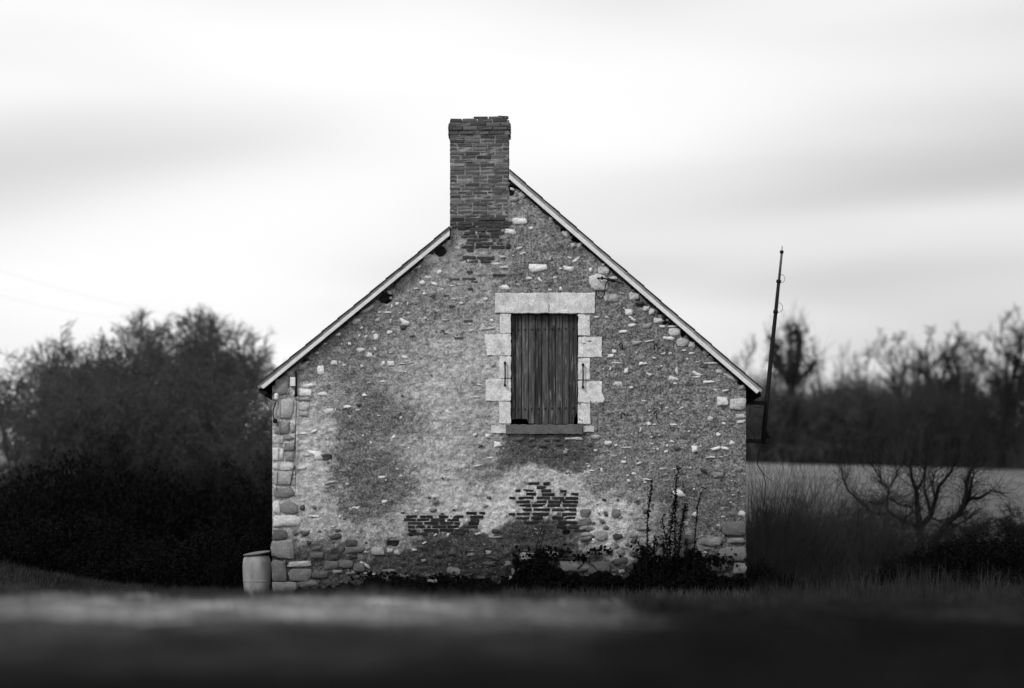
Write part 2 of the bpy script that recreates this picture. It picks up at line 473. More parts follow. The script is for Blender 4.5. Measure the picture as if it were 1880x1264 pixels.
STONES += regs(1080, 460, [(200, 415, 100, 60, .5), (500, 500, 70, 55, .72), (550, 528, 62, 60, .75), (620, 565, 70, 35, .85), (605, 605, 100, 55, .75), (635, 655, 58, 30, .88), (683, 597, 26, 16, .85), (725, 655, 95, 22, .8), (745, 700, 100, 62, .8), (695, 757, 115, 36, .88, 8), (815, 790, 110, 70, .55), (890, 815, 70, 65, .62), (500, 650, 100, 45, .42, -10), (410, 795, 72, 45, .45), (520, 780, 92, 22, .55, -10), (480, 975, 70, 22, .85), (325, 1040, 40, 60, .9, -10), (645, 888, 55, 20, .9, -10), (705, 885, 35, 26, .92), (570, 925, 42, 20, .55), (825, 860, 50, 18, .85), (885, 885, 62, 24, .75), (850, 935, 28, 20, .8), (1045, 970, 130, 14, .92), (940, 960, 45, 14, .8), (760, 1035, 28, 75, .7, 8), (940, 1065, 90, 32, .85, 30), (930, 1090, 90, 16, .85), (1045, 1130, 125, 28, .96, -3), (1130, 1040, 62, 45, .7), (1215, 1090, 140, 32, .62, 33), (1320, 1180, 62, 40, .45), (1180, 1205, 72, 22, .65, -10), (370, 1180, 38, 25, .95), (305, 1183, 12, 12, .9), (75, 575, 52, 18, .65), (160, 575, 42, 18, .75, 20), (415, 875, 15, 15, .9), (630, 995, 25, 15, .8), (530, 1070, 42, 28, .7, -20), (1010, 880, 62, 50, .42), (190, 1020, 18, 30, .92), (132, 1020, 15, 20, .9), (1060, 930, 60, 30, .6, 35), (600, 470, 60, 40, .5, 35)])
STONES += regs(440, 650, [(365, 285, 115, 140, .34), (430, 170, 70, 60, .4), (540, 110, 90, 60, .45, -20), (595, 272, 110, 42, .88, -6), (550, 335, 140, 66, .92, 5), (710, 345, 95, 40, .85), (560, 388, 130, 40, .45), (385, 475, 165, 160, .52), (550, 455, 100, 58, .58, 10), (555, 517, 92, 58, .5), (365, 635, 125, 110, .34), (455, 640, 50, 80, .5), (335, 735, 82, 75, .6), (420, 725, 90, 52, .32), (430, 800, 92, 72, .3), (330, 865, 92, 110, .74), (425, 880, 75, 80, .38), (375, 967, 175, 66, .72), (530, 985, 100, 38, .68), (370, 1070, 165, 120, .5), (385, 1195, 175, 85, .26), (805, 80, 60, 45, .7), (860, 75, 20, 20, .8), (900, 97, 32, 25, .94), (1055, 107, 35, 30, .96), (1235, 82, 35, 45, .94), (1300, 85, 75, 45, .96, 8), (1400, 85, 62, 16, .7), (1470, 75, 62, 12, .65), (1425, 155, 30, 12, .9, 15), (1230, 240, 45, 14, .85), (1110, 248, 35, 12, .85, -15), (905, 342, 42, 10, .9, 8), (1073, 355, 50, 26, .95), (930, 455, 68, 35, .96), (1025, 440, 46, 26, .08), (1195, 530, 42, 13, .9), (1400, 362, 25, 20, .1), (545, 685, 72, 22, .85), (640, 665, 72, 26, .85, -18), (665, 730, 42, 14, .75), (760, 725, 24, 28, .75), (1325, 715, 42, 30, .85, -15), (1060, 705, 18, 20, .9), (1130, 765, 25, 25, .75), (1455, 812, 22, 25, .92), (1355, 992, 32, 18, .96, 25), (1388, 1050, 34, 22, .96), (925, 1120, 35, 20, .8), (780, 1105, 112, 26, .5, -12), (660, 1130, 30, 14, .8), (668, 1190, 10, 42, .9, -15), (965, 645, 15, 26, .06), (1745, 1070, 20, 16, .08), (1780, 993, 52, 9, .75), (1435, 1110, 30, 12, .75), (1630, 1240, 26, 18, .08), (1675, 1245, 32, 30, .15), (580, 870, 50, 24, .6), (950, 540, 15, 26, .7), (410, 330, 50, 60, .5), (470, 340, 30, 60, .7)])
STONES += regs(780, 600, [(625, 1015, 75, 55, .94), (540, 940, 55, 40, .78, 15), (430, 930, 46, 36, .7, -25), (480, 1025, 45, 24, .08, -12), (1575, 1003, 62, 42, .85), (1720, 1040, 100, 14, .55), (1470, 1065, 32, 20, .85), (1710, 1165, 46, 24, .94), (1840, 1175, 52, 18, .92, -15), (1520, 1235, 22, 46, .94), (565, 1130, 62, 18, .85), (460, 1195, 100, 18, .75, -8), (470, 500, 52, 18, .62, 10), (440, 605, 72, 12, .78, 6), (1775, 525, 36, 25, .95), (1860, 320, 42, 36, .96), (1470, 950, 82, 48, .5), (800, 970, 110, 42, .13), (920, 965, 72, 36, .15), (1045, 970, 72, 42, .12), (1135, 968, 72, 36, .1), (920, 1020, 82, 40, .1), (1020, 1025, 62, 32, .1), (1160, 1010, 82, 36, .1), (1415, 1020, 52, 42, .09), (1205, 1080, 52, 46, .35), (1280, 962, 170, 26, .6), (590, 325, 40, 60, .5, 30)])
STONES += regs(1080, 650, [(1155, 410, 92, 74, .85), (1280, 430, 140, 96, .62), (1305, 535, 100, 50, .55), (1310, 585, 90, 36, .7), (475, 405, 50, 22, .72), (620, 430, 15, 20, .9), (615, 475, 15, 15, .9), (675, 465, 36, 20, .92, 25), (800, 468, 56, 18, .94, -22), (1022, 450, 26, 15, .85), (525, 490, 22, 18, .96), (715, 515, 26, 15, .85), (1200, 545, 22, 14, .85), (1050, 560, 62, 46, .55, 20), (1165, 600, 42, 28, .7, 20), (520, 605, 36, 36, .95, -25), (568, 608, 32, 16, .96), (735, 608, 72, 18, .92, 6), (800, 603, 38, 10, .9, -30), (450, 655, 18, 42, .92), (545, 715, 16, 26, .75), (610, 700, 26, 15, .75), (1120, 695, 46, 34, .92), (725, 755, 52, 22, .7, 20), (175, 765, 72, 40, .85), (340, 805, 62, 16, .62), (240, 785, 32, 25, .62), (560, 815, 32, 14, .85, 10), (598, 820, 26, 36, .92), (680, 790, 18, 26, .92), (670, 840, 42, 28, .9, -15), (770, 815, 66, 32, .1, -15), (915, 822, 60, 64, .95), (965, 797, 32, 14, .92), (1090, 815, 110, 30, .96, -8), (1175, 812, 90, 28, .96, 12), (1055, 888, 92, 13, .94, -4), (1140, 886, 46, 11, .92, 5), (60, 830, 32, 20, .85), (310, 930, 42, 26, .95, -10), (440, 940, 46, 15, .9, -25), (880, 980, 18, 20, .9), (640, 990, 66, 13, .95), (740, 988, 26, 10, .96), (990, 1005, 72, 42, .06, 18), (115, 1000, 18, 46, .92), (30, 1005, 72, 13, .75), (395, 1032, 44, 26, .95, 25), (340, 1045, 30, 20, .6), (350, 1092, 36, 30, .95), (510, 1080, 82, 13, .95, 10), (910, 1165, 20, 20, .7), (978, 1170, 26, 26, .95), (1320, 1228, 28, 10, .92), (1120, 1040, 110, 50, .3)])
STONES += regs(420, 850, [(410, 380, 60, 110, .8), (520, 390, 150, 105, .28), (635, 385, 52, 52, .12), (735, 385, 32, 42, .16), (500, 500, 240, 100, .68), (740, 460, 122, 18, .94, 3), (955, 465, 20, 36, .8), (440, 620, 128, 82, .2), (462, 747, 195, 150, .42), (570, 605, 52, 42, .2), (655, 605, 102, 50, .18), (690, 690, 52, 42, .09), (900, 685, 36, 20, .09), (1050, 690, 102, 62, .13), (1180, 685, 26, 18, .1), (755, 735, 112, 45, .2, -5), (655, 810, 62, 46, .17), (435, 930, 128, 185, .28), (610, 870, 212, 50, .68, -3), (610, 965, 205, 108, .32), (785, 962, 150, 60, .2), (475, 1070, 205, 92, .42), (675, 1040, 175, 56, .28, -8), (760, 795, 110, 55, .2), (880, 815, 122, 50, .13), (970, 740, 56, 72, .17), (1090, 748, 162, 52, .24), (1170, 765, 62, 24, .62, 15), (1280, 760, 112, 70, .55), (1070, 808, 92, 42, .1), (880, 880, 122, 75, .25), (1005, 870, 118, 72, .26), (1120, 900, 100, 70, .24), (1175, 880, 120, 34, .75, 35), (930, 935, 100, 36, .45), (1220, 955, 142, 18, .75, 4), (1050, 948, 85, 40, .32), (1385, 755, 62, 52, .62), (1445, 772, 62, 48, .58), (1460, 645, 180, 48, .45, -5), (1600, 645, 72, 40, .42), (940, 580, 62, 30, .17), (995, 480, 26, 16, .09), (1750, 410, 62, 30, .25), (1250, 520, 42, 24, .6, 15)])
STONES += regs(720, 850, [(320, 300, 30, 22, .07), (370, 330, 62, 62, .28), (830, 300, 46, 30, .12, 10), (360, 405, 62, 42, .22), (430, 437, 36, 18, .1), (90, 430, 42, 22, .13), (530, 405, 22, 20, .1), (805, 370, 52, 30, .3), (1820, 318, 46, 28, .05, 10), (1660, 435, 92, 76, .2), (1835, 440, 42, 56, .12), (1775, 435, 32, 26, .17), (1645, 512, 140, 48, .2, -8), (1735, 520, 32, 26, .16), (1805, 505, 46, 40, .16), (1705, 568, 122, 46, .24), (1840, 560, 52, 36, .2), (1670, 615, 130, 40, .5), (1795, 628, 112, 78, .5), (1680, 662, 112, 34, .1, -8), (1150, 755, 62, 30, .12), (1165, 815, 140, 90, .55), (1370, 785, 122, 50, .6, 8), (1555, 890, 270, 95, .32), (1020, 1000, 62, 62, .42), (1075, 940, 102, 72, .28), (885, 590, 82, 50, .1), (900, 640, 112, 20, .42, -5), (480, 620, 22, 36, .94), (740, 610, 62, 20, .85, -15), (370, 620, 40, 16, .9, -40), (275, 690, 50, 16, .9, -30), (190, 750, 50, 30, .7), (1440, 745, 120, 30, .05, 22), (1630, 475, 80, 50, .55)])
STONES += regs(1040, 850, [(425, 435, 76, 76, .24), (440, 635, 92, 52, .09), (445, 318, 32, 20, .12, -25), (615, 328, 42, 18, .07, -15), (680, 420, 62, 46, .1), (580, 630, 86, 40, .3), (665, 578, 132, 18, .12), (1045, 655, 92, 72, .2), (580, 785, 82, 62, .16), (675, 790, 62, 62, .12), (520, 705, 42, 42, .2), (430, 715, 52, 52, .24), (385, 780, 30, 52, .16), (460, 775, 82, 62, .28), (1105, 445, 68, 46, .78, -30), (1030, 525, 42, 50, .6), (1245, 680, 172, 70, .4), (1225, 535, 42, 26, .16), (1350, 465, 42, 14, .7), (1510, 440, 72, 62, .6), (1435, 570, 205, 112, .22), (1455, 668, 152, 46, .36), (1420, 785, 235, 125, .27), (1490, 910, 112, 92, .36), (1200, 740, 62, 30, .3), (1090, 830, 132, 50, .5), (1070, 890, 92, 28, .55), (1310, 890, 142, 92, .22), (1175, 960, 52, 20, .5), (270, 905, 200, 120, .2)])

# pale stones with an outline of their own (photo pixels)
POLY = [
    ([(970, 485), (1005, 485), (1006, 496), (990, 499), (976, 501), (971, 493)], .98),
    ([(733, 584), (739, 585), (753, 592), (749, 599), (742, 598)], .95),
    ([(582, 674), (586, 671), (594, 671), (595, 681), (598, 687), (590, 690), (583, 686)], .97),
    ([(566, 831), (570, 827), (590, 828), (589, 836), (592, 842), (586, 845), (578, 843), (577, 836)], .99),
    ([(1234, 902), (1248, 899), (1254, 904), (1260, 912), (1236, 912)], .99),
]
HOLES = [  # (x, y, rx, ry, depth) deep pockets where stones have fallen out
    (600, 840, 10, 5.5, .22), (721, 997, 13, 7, .22), (760, 982, 8, 5, .12), (1179, 561, 8, 4, .15), (940, 348, 5, 11, .25), (947, 342, 9, 5, .2), (1062, 440, 11, 6, .25),
    (1036, 422, 6, 4, .2), (1222, 590, 5, 7, .2), (1232, 595, 5, 4, .2), (1255, 613, 5, 6, .2), (1210, 578, 4, 5, .2), (1318, 655, 8, 4, .18), (1362, 702, 7, 5, .2), (1170, 550, 5, 3, .1),
    (808, 462, 10, 9, .2), (708, 548, 13, 9, .2), (826, 442, 4, 10, .18), (500, 700, 10, 8, .2), (560, 664, 9, 5, .18), (1040, 978, 7, 5, .15), (1094, 987, 10, 3, .1), (1077, 976, 6, 5, .12), (1345, 985, 14, 3, .1), (1358, 1000, 12, 2.5, .1), (530, 1046, 5, 10, .1), (1300, 1030, 20, 4, .12), (1005, 1010, 8, 3, .1), (655, 575, 5, 3, .08), (1130, 485, 4, 3, .1),
]
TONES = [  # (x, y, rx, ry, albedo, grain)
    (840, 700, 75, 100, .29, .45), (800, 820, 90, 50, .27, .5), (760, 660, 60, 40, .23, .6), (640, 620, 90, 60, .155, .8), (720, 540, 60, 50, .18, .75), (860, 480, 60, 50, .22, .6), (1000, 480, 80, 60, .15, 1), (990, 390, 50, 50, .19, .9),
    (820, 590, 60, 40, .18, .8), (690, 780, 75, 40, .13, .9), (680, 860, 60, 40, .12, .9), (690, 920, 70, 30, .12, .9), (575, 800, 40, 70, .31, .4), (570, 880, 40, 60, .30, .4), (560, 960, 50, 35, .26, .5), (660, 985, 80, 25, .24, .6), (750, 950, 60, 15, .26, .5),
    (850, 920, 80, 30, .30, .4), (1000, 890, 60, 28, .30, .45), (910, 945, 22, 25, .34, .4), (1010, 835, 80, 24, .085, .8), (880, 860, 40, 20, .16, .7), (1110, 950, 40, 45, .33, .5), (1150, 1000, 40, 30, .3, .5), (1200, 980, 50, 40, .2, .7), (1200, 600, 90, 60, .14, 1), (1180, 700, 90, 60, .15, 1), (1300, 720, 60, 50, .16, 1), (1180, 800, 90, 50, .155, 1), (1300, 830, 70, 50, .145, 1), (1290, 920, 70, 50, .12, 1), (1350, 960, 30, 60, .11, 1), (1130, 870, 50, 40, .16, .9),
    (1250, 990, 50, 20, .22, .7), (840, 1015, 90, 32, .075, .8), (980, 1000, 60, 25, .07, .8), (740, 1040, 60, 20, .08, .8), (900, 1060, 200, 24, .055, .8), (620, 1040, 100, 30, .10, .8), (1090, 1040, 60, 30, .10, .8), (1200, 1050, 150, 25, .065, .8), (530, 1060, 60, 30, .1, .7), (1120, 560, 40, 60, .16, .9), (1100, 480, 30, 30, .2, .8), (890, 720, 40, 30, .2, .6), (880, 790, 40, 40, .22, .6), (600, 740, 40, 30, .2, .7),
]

def roofline(px):
    """photo row of the underside of the verge"""
    px = np.asarray(px, float)
    return np.where(px < 880, 435 + (825 - px) * 0.822, 330 + (px - 935) * 0.8667)

def wall_relief(px, py):
    """metres towards the camera"""
    h = (fbm(px / 26, py / 18, 4, 31) - .5) * 0.045 + (fbm(px / 7, py / 5.5, 3, 41, .65) - .5) * 0.034
    low = sstep(960, 1010, py)
    h = h + low * (fbm(px / 16, py / 9, 3, 51) - .5) * 0.05
    jx = (vnoise(px / 5, py / 5, 61) - .5) * 4; jy = (vnoise(px / 5, py / 5, 62) - .5) * 3
    for (hx, hy, rx, ry, dep) in HOLES:
        r = np.sqrt(((px + jx - hx) / rx) ** 2 + ((py + jy - hy) / ry) ** 2)
        h = h - dep * (1 - sstep(0.75, 1.1, r))
    # mortar has dropped away raggedly beneath the verge
    gap = py - roofline(px)
    ragged = 1.5 + 5.5 * np.clip(fbm(px / 13, py * 0, 3, 71) - .42, 0, 1) * 2.2
    h = h - 0.16 * (1 - sstep(ragged, ragged + 2.2, gap))
    return h

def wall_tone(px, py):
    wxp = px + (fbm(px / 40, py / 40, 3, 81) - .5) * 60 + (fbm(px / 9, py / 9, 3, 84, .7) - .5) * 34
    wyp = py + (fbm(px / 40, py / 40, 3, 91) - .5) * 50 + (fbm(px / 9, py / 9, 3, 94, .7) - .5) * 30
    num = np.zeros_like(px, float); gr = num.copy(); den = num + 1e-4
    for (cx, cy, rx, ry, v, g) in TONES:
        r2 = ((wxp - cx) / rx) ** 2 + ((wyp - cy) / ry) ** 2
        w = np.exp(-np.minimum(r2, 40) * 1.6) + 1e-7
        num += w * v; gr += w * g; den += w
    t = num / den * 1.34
    grime_shade = sstep(945, 1045, py + (fbm(px / 30, py / 22, 4, 95, .65) - .5) * 90)      # splash-back dirt plus painted shade along the wall foot
    return 0.20 * (t / 0.20) ** 1.36 * (1 - .45 * grime_shade), gr / den * .9

# holes are deep pockets in the relief; the wall tone stays the same there
house = empty('stone_house', (0, 0, 0), 'old rubble stone house with brick chimney and boarded gable opening', 'house')

step = 2.1
gx = np.arange(500, 1371, step); gy = np.arange(318, 1118, step)
PX, PY = np.meshgrid(gx, gy)
H = wall_relief(PX, PY)
T, G = wall_tone(PX, PY)
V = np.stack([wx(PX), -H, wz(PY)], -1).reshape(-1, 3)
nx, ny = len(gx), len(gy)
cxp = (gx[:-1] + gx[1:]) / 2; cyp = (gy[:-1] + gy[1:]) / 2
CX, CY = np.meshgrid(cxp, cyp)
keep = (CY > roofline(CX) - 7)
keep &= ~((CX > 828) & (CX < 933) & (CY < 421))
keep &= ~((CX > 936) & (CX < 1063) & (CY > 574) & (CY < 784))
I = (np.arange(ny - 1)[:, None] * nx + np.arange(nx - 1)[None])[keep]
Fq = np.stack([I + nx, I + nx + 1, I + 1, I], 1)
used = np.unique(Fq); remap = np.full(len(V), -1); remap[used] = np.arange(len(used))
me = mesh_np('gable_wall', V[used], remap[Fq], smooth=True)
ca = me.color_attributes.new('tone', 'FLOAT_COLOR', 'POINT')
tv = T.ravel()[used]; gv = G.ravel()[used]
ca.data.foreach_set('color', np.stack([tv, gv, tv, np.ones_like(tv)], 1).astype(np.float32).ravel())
gable = link_mesh('gable_wall', me, M_wall, house)

# body of the house behind the gable: side walls, rear wall, ceiling void
DEPTH = 8.5
xl, xr = wx(503), wx(1368)
M_sidewall = mat_plain('side_render', 0.2, 14, 0.6, 1.35, bump=0.4)
for (a, b_) in ((xl, xl + .45), (xr - .45, xr)):
    zt = wz(720)
    MB().box(a, b_, 0.06, DEPTH, -0.2, zt).build('side_wall', M_sidewall, house)
MB().prism([(xl + .46, -.2), (xr - .46, -.2), (xr - .46, wz(735)), (wx(945), wz(350)), (xl + .46, wz(735))], DEPTH - .4, DEPTH - .02).build('rear_wall', M_sidewall, house)

# stones bedded in the render: the larger ones one by one
srng = np.random.default_rng(5)
def stone_geo(cx, cy, w, h, rot, proud, angular, poly=None):
    n = 12
    if poly is None:
        ang = np.linspace(0, 2 * np.pi, n, endpoint=False) + srng.uniform(-.2, .2, n) + srng.uniform(0, 1)
        big = w * h > 260
        quoin = big and (cx < 565 or cx > 1325 or cy > 975)
        e = srng.uniform(.32, .5) if quoin else srng.uniform(.5, .75)
        ca_, sa_ = np.cos(ang), np.sin(ang)
        ox = np.sign(ca_) * np.abs(ca_) ** e; oy = np.sign(sa_) * np.abs(sa_) ** e
        rr = srng.uniform(.66, 1.12, n) if not big else srng.uniform(.84, 1.06, n)
        ox = ox * rr * w / 2; oy = oy * rr * h / 2
        ox = ox + oy * srng.uniform(-.25, .25) * (.4 if big else 1)
        oy = oy * (1 + srng.uniform(-.3, .3) * (.6 if big else 1) * ox / (w / 2))
        r = math.radians(rot); ox, oy = ox * math.cos(r) - oy * math.sin(r), ox * math.sin(r) + oy * math.cos(r)
    else:
        q = np.array(poly, float) - (cx, cy); n = len(q); ox, oy = q[:, 0], q[:, 1]
        if np.sum(ox * np.roll(oy, -1) - oy * np.roll(ox, -1)) < 0: ox, oy = ox[::-1], oy[::-1]
    base = -float(np.mean(wall_relief(cx + ox * .6, cy + oy * .6)))
    if base > 0.06: base = 0.03
    k = 0.92 if w * h > 260 else .84
    jit = srng.uniform(-.005, .005, (2, n))
    back = np.stack([ox * S * 1.08, np.full(n, 0.10), -oy * S * 1.08], 1)
    front = np.stack([ox * S * 1.06, np.full(n, base + (.012 if w * h < 260 else -proud * .55)) + jit[0] * 2.2, -oy * S * 1.06], 1)
    inner = np.stack([ox * S * k, np.full(n, base - proud) + jit[1], -oy * S * k], 1)
    cen = np.array([[0, base - proud * 1.1, 0]])
    V = np.concatenate([back, front, inner, cen]); Fs = []
    for i in range(n):
        j = (i + 1) % n
        Fs += [(i, j, n + j), (i, n + j, n + i), (n + i, n + j, 2 * n + j), (n + i, 2 * n + j, 2 * n + i), (2 * n + i, 2 * n + j, 3 * n)]
    return V, np.array(Fs)

# rubble coursing low on the wall where the render has gone, and half-buried stones elsewhere
for i in range(150):
    cx = srng.uniform(508, 1362); cy = srng.uniform(985, 1075)
    w_ = srng.uniform(9, 34); h_ = srng.uniform(6, 14)
    if cy < 1015 and 700 < cx < 1080: continue
    if any(abs(cx - q[0]) < (w_ + q[2]) * .48 and abs(cy - q[1]) < (h_ + q[3]) * .48 for q in STONES): continue
    STONES.append((cx, cy, w_, h_, srng.choice([.12, .16, .22, .3, .45]), srng.uniform(-12, 12)))
BURIED = []
for i in range(260):
    cx = srng.uniform(515, 1360); cy = srng.uniform(430, 985)
    w_ = srng.uniform(7, 26); h_ = srng.uniform(4, 11)
    if cy < roofline(cx) + 14 or (885 < cx < 1112 and 535 < cy < 800) or (825 < cx < 940 and cy < 470): continue
    if (740 < cx < 930 and 630 < cy < 940) or (550 < cx < 620 and 760 < cy < 960): continue
    if any(abs(cx - q[0]) < (w_ + q[2]) * .5 and abs(cy - q[1]) < (h_ + q[3]) * .5 for q in STONES): continue
    BURIED.append((cx, cy, w_, h_, 0, srng.uniform(-15, 15)))

chips = {'pale': [[], [], 0, .72], 'grey': [[], [], 0, .28], 'dark': [[], [], 0, .09]}
def add_chip(kind, Vs, Fs, cx, cy):
    c = chips[kind]
    c[0].append(Vs + np.array([wx(cx), 0, wz(cy)])); c[1].append(Fs + c[2]); c[2] += len(Vs)
STONES.sort(key=lambda s: -s[2] * s[3])
count = 0
for (cx, cy, w, h, tone, rot) in STONES:
    if 936 < cx < 1063 and 576 < cy < 782: continue
    angular = tone > 0.5
    if tone > .85: tone = .85 + (tone - .85) * .6
    if cy > 960: tone *= .72 - .12 * (cy > 1020)
    proud = (0.012 if angular else 0.016) + min(min(w, h) * S * 0.07, .02)
    if w * h > 300 and (cx < 565 or cx > 1325 or cy > 975): proud += .008
    Vs, Fs = stone_geo(cx, cy, w, h, rot, proud, angular)
    if max(w, h) < 6.5 or count >= 294:
        add_chip('pale' if tone > .5 else ('grey' if tone > .16 else 'dark'), Vs, Fs, cx, cy)
        continue
    mesh = mesh_np('stone', Vs, Fs, smooth=False)
    link_mesh('stone', mesh, M_stone, gable, tone * (0.95 if angular else 0.85), (wx(cx), 0, wz(cy)))
    count += 1
for poly, tone in POLY:
    c = np.mean(np.array(poly), 0)
    Vs, Fs = stone_geo(c[0], c[1], 0, 0, 0, 0.02, True, poly)
    link_mesh('stone', mesh_np('stone', Vs, Fs), M_stone, gable, tone * .93, (wx(c[0]), 0, wz(c[1])))
# faces of stones that barely show through the render
for (cx, cy, w, h, _, rot) in BURIED:
    t = srng.random()
    Vs, Fs = stone_geo(cx, cy, w, h, rot, -.002 + srng.random() * .006, True)
    add_chip('grey' if t < .55 else ('dark' if t < .72 else 'pale'), Vs, Fs, cx, cy)
# a scatter of tiny chips, too small to pick apart
for i in range(300):
    cx = srng.uniform(520, 1360); cy = srng.uniform(400, 1030)
    if cy < roofline(cx) + 12 or (925 < cx < 1075 and 540 < cy < 800): continue
    if cx < 940 and cy > 640 and srng.random() < .72: continue
    w = 2.2 + 9 * srng.random() ** 2.5; h = 1.3 + 3.4 * srng.random() ** 2
    Vs, Fs = stone_geo(cx, cy, w, h, srng.uniform(-30, 30), 0.012, True)
    add_chip('pale' if srng.random() < .75 else 'dark', Vs, Fs, cx, cy)
for nm, c in chips.items():
    fl = link_mesh(nm + '_stone_chips', mesh_np('stone_chips', np.concatenate(c[0]), np.concatenate(c[1])), M_stone, gable, c[3])
    fl['kind'] = 'stuff'

# ---- bricks: one shared mesh per size, slightly worn
brng = random.Random(11)
brick_cache = {}
def brick_mesh(L, Hh, Dp, var):
    key = (round(L, 3), round(Hh, 3), round(Dp, 3), var)
    if key in brick_cache: return brick_cache[key]
    r = random.Random(hash(key) & 0xffff)
    c = min(Hh, L) * 0.16
    j = lambda: r.uniform(-.006, .006)
    x, z, y = L / 2, Hh / 2, Dp
    v = []
    for (yy, ins) in ((0, c), (c * .8, 0), (y, 0)):
        for (sx, sz) in ((-1, -1), (1, -1), (1, 1), (-1, 1)):
            v.append((sx * (x - ins) + j(), yy + (j() if yy == 0 else 0), sz * (z - ins) + j()))
    f = [(0, 1, 2, 3), (11, 10, 9, 8)]
    for a in (0, 4):
        for i in range(4):
            k = (i + 1) % 4
            f.append((a + i, a + 4 + i, a + 4 + k, a + k))
    m = bpy.data.meshes.new('brick'); m.from_pydata(v, [], f); m.update(); m.materials.append(M_brick)
    brick_cache[key] = m
    return m

BP = 7.3      # course pitch in photo pixels
BL = 27.6     # brick length with joint
def brick(cx, cy, Lpx, parent, y, tone, depth=.11, rot=0.0, hpx=5.9):
    Lq = round(Lpx * 2) / 2
    o = link_mesh('brick', brick_mesh(Lq * S, hpx * S, depth, brng.randrange(3)), None, parent, tone, (wx(cx), y + brng.uniform(-.005, .005), wz(cy) + brng.uniform(-.003, .003)))
    o.rotation_euler = (0, math.radians(rot + brng.uniform(-.4, .4)), 0)
    return o

chimney = empty('chimney', (0, 0, 0)); chimney.parent = house
CD = 0.62     # chimney depth
def joint_material():
    return mat_plain('chimney_mortar', 0.25, 6, 0.12, 1.8, bump=0.5)
M_joint = joint_material()
core = MB().box(wx(827.4), wx(933.4), 0.006, CD - .008, wz(460), wz(221)).build('mortar_core', M_joint, chimney)
chn = 0
def course(y, x0, x1, offs, yf, tone_f, parent=chimney, keepf=None, hpx=5.9):
    global chn
    x = x0 - offs
    while x < x1 - 2:
        a = max(x, x0); b_ = min(x + BL, x1); x += BL
        if b_ - a < 4: continue
        if keepf and not keepf((a + b_) / 2, y): continue
        brick((a + b_) / 2, y, b_ - a - 1.7, parent, yf, tone_f((a + b_) / 2, y), hpx=hpx); chn += 1
def ctone(x, y):
    t = 0.108 + brng.uniform(-.045, .045)
    if brng.random() < .10: t *= 1.9
    if y > 410: t *= .62
    return t
rows = np.arange(252, 424, BP)
for i, y in enumerate(rows):
    course(y, 826, 934.5, brng.choice([0, BL / 2, BL / 2, BL * .25]) if i % 2 else BL * .5 * (i % 4 == 2), 0.0, ctone)
# corbelled head
course(244.2, 824.5, 936.5, 9, -0.015, ctone)
course(236.2, 822, 939, 0, -0.035, ctone)
course(229, 823.5, 937.5, 14, -0.022, ctone)
course(221.5, 826, 934, 5, -0.012, ctone, keepf=lambda x, y: True)
course(216.2, 869, 934, 0, -0.008, ctone, hpx=4)
course(214.3, 914, 934, 0, -0.003, ctone, hpx=3)
# flanks of the stack
def flank(side):
    for i, y in enumerate(np.arange(215 + 6.5, 424, BP)):
        for k in range(2):
            L = 0.235 if (i + k) % 2 else 0.12
            o = link_mesh('brick', brick_mesh(.245, 6.3 * S, .1, brng.randrange(3)), None, chimney, ctone(0, y), None)
            ext = 0.03 if 224 < y < 244 else 0.002
            yy = 0.245 + k * .255 if i % 2 == 0 else 0.20 + k * .255
            o.location = (wx(826) - ext if side < 0 else wx(934.5) + ext, yy, wz(y))
            o.rotation_euler = (0, 0, math.radians(-90 if side < 0 else 90))
flank(-1); flank(1)
rb = MB()
for i, y in enumerate(np.arange(222, 424, BP)):
    for k in range(4):
        a = 827 + k * 26.6 + (6 if i % 2 else 0)
        rb.box(wx(a), wx(min(a + 25.5, 934)), CD - .06, CD, wz(y + 3.1), wz(y - 3.1))
o = rb.build('rear_brickwork', M_brick, chimney, .11); o['kind'] = 'stuff'

# flue brickwork showing through the render below the stack, and the patched fireplace bricks
def bands(ox, oy, rows, tone, yf, hz=24):
    for r in rows:
        Y = oy + r[0] / ZK
        for (a, b_) in r[1:]:
            a = ox + a / ZK; b_ = ox + b_ / ZK
            n = max(1, round((b_ - a) / BL)); L = (b_ - a) / n
            for k in range(n):
                cx = a + L * (k + .5)
                off = -float(wall_relief(np.array([cx]), np.array([Y]))[0])
                if off > .06: off = .02
                brick(cx, Y, max(L - 1.0 - abs(brng.gauss(0, 1.4)), 5), gable, min(off, .01) + yf + brng.uniform(-.006, .008), tone * brng.uniform(.7, 1.3), depth=.12, hpx=hz / ZK)
bands(780, 400, [(12, (225, 690)), (45, (225, 270), (285, 405), (420, 535), (545, 655), (670, 750)), (75, (230, 440), (450, 590), (600, 730)), (105, (385, 520), (525, 655)), (133, (330, 440), (445, 560), (565, 680)), (163, (305, 450), (460, 560), (565, 640)), (193, (355, 540), (575, 610), (640, 665)), (222, (340, 430), (435, 590), (615, 670)), (252, (300, 425), (430, 690)), (283, (355, 420)), (345, (318, 440), (445, 600)), (377, (345, 462), (478, 560))], .062, -.014)
bands(780, 400, [(465, (355, 415)), (525, (318, 440)), (553, (388, 458)), (612, (366, 415)), (495, (578, 700)), (673, (130, 212)), (1035, (250, 355)), (885, (325, 420)), (530, (210, 300)), (760, (205, 262))], .07, -.012, hz=16)
bands(720, 850, [(433, (630, 730), (742, 800)), (463, (115, 220), (235, 355), (370, 490), (495, 615), (665, 785)), (491, (95, 320), (330, 455), (465, 580), (670, 750)), (520, (130, 265), (270, 400), (405, 525), (530, 590), (655, 750)), (550, (130, 195), (205, 335), (340, 465), (470, 590), (600, 740)), (580, (130, 400), (405, 660)), (609, (140, 300), (500, 620))], .026, -.012)
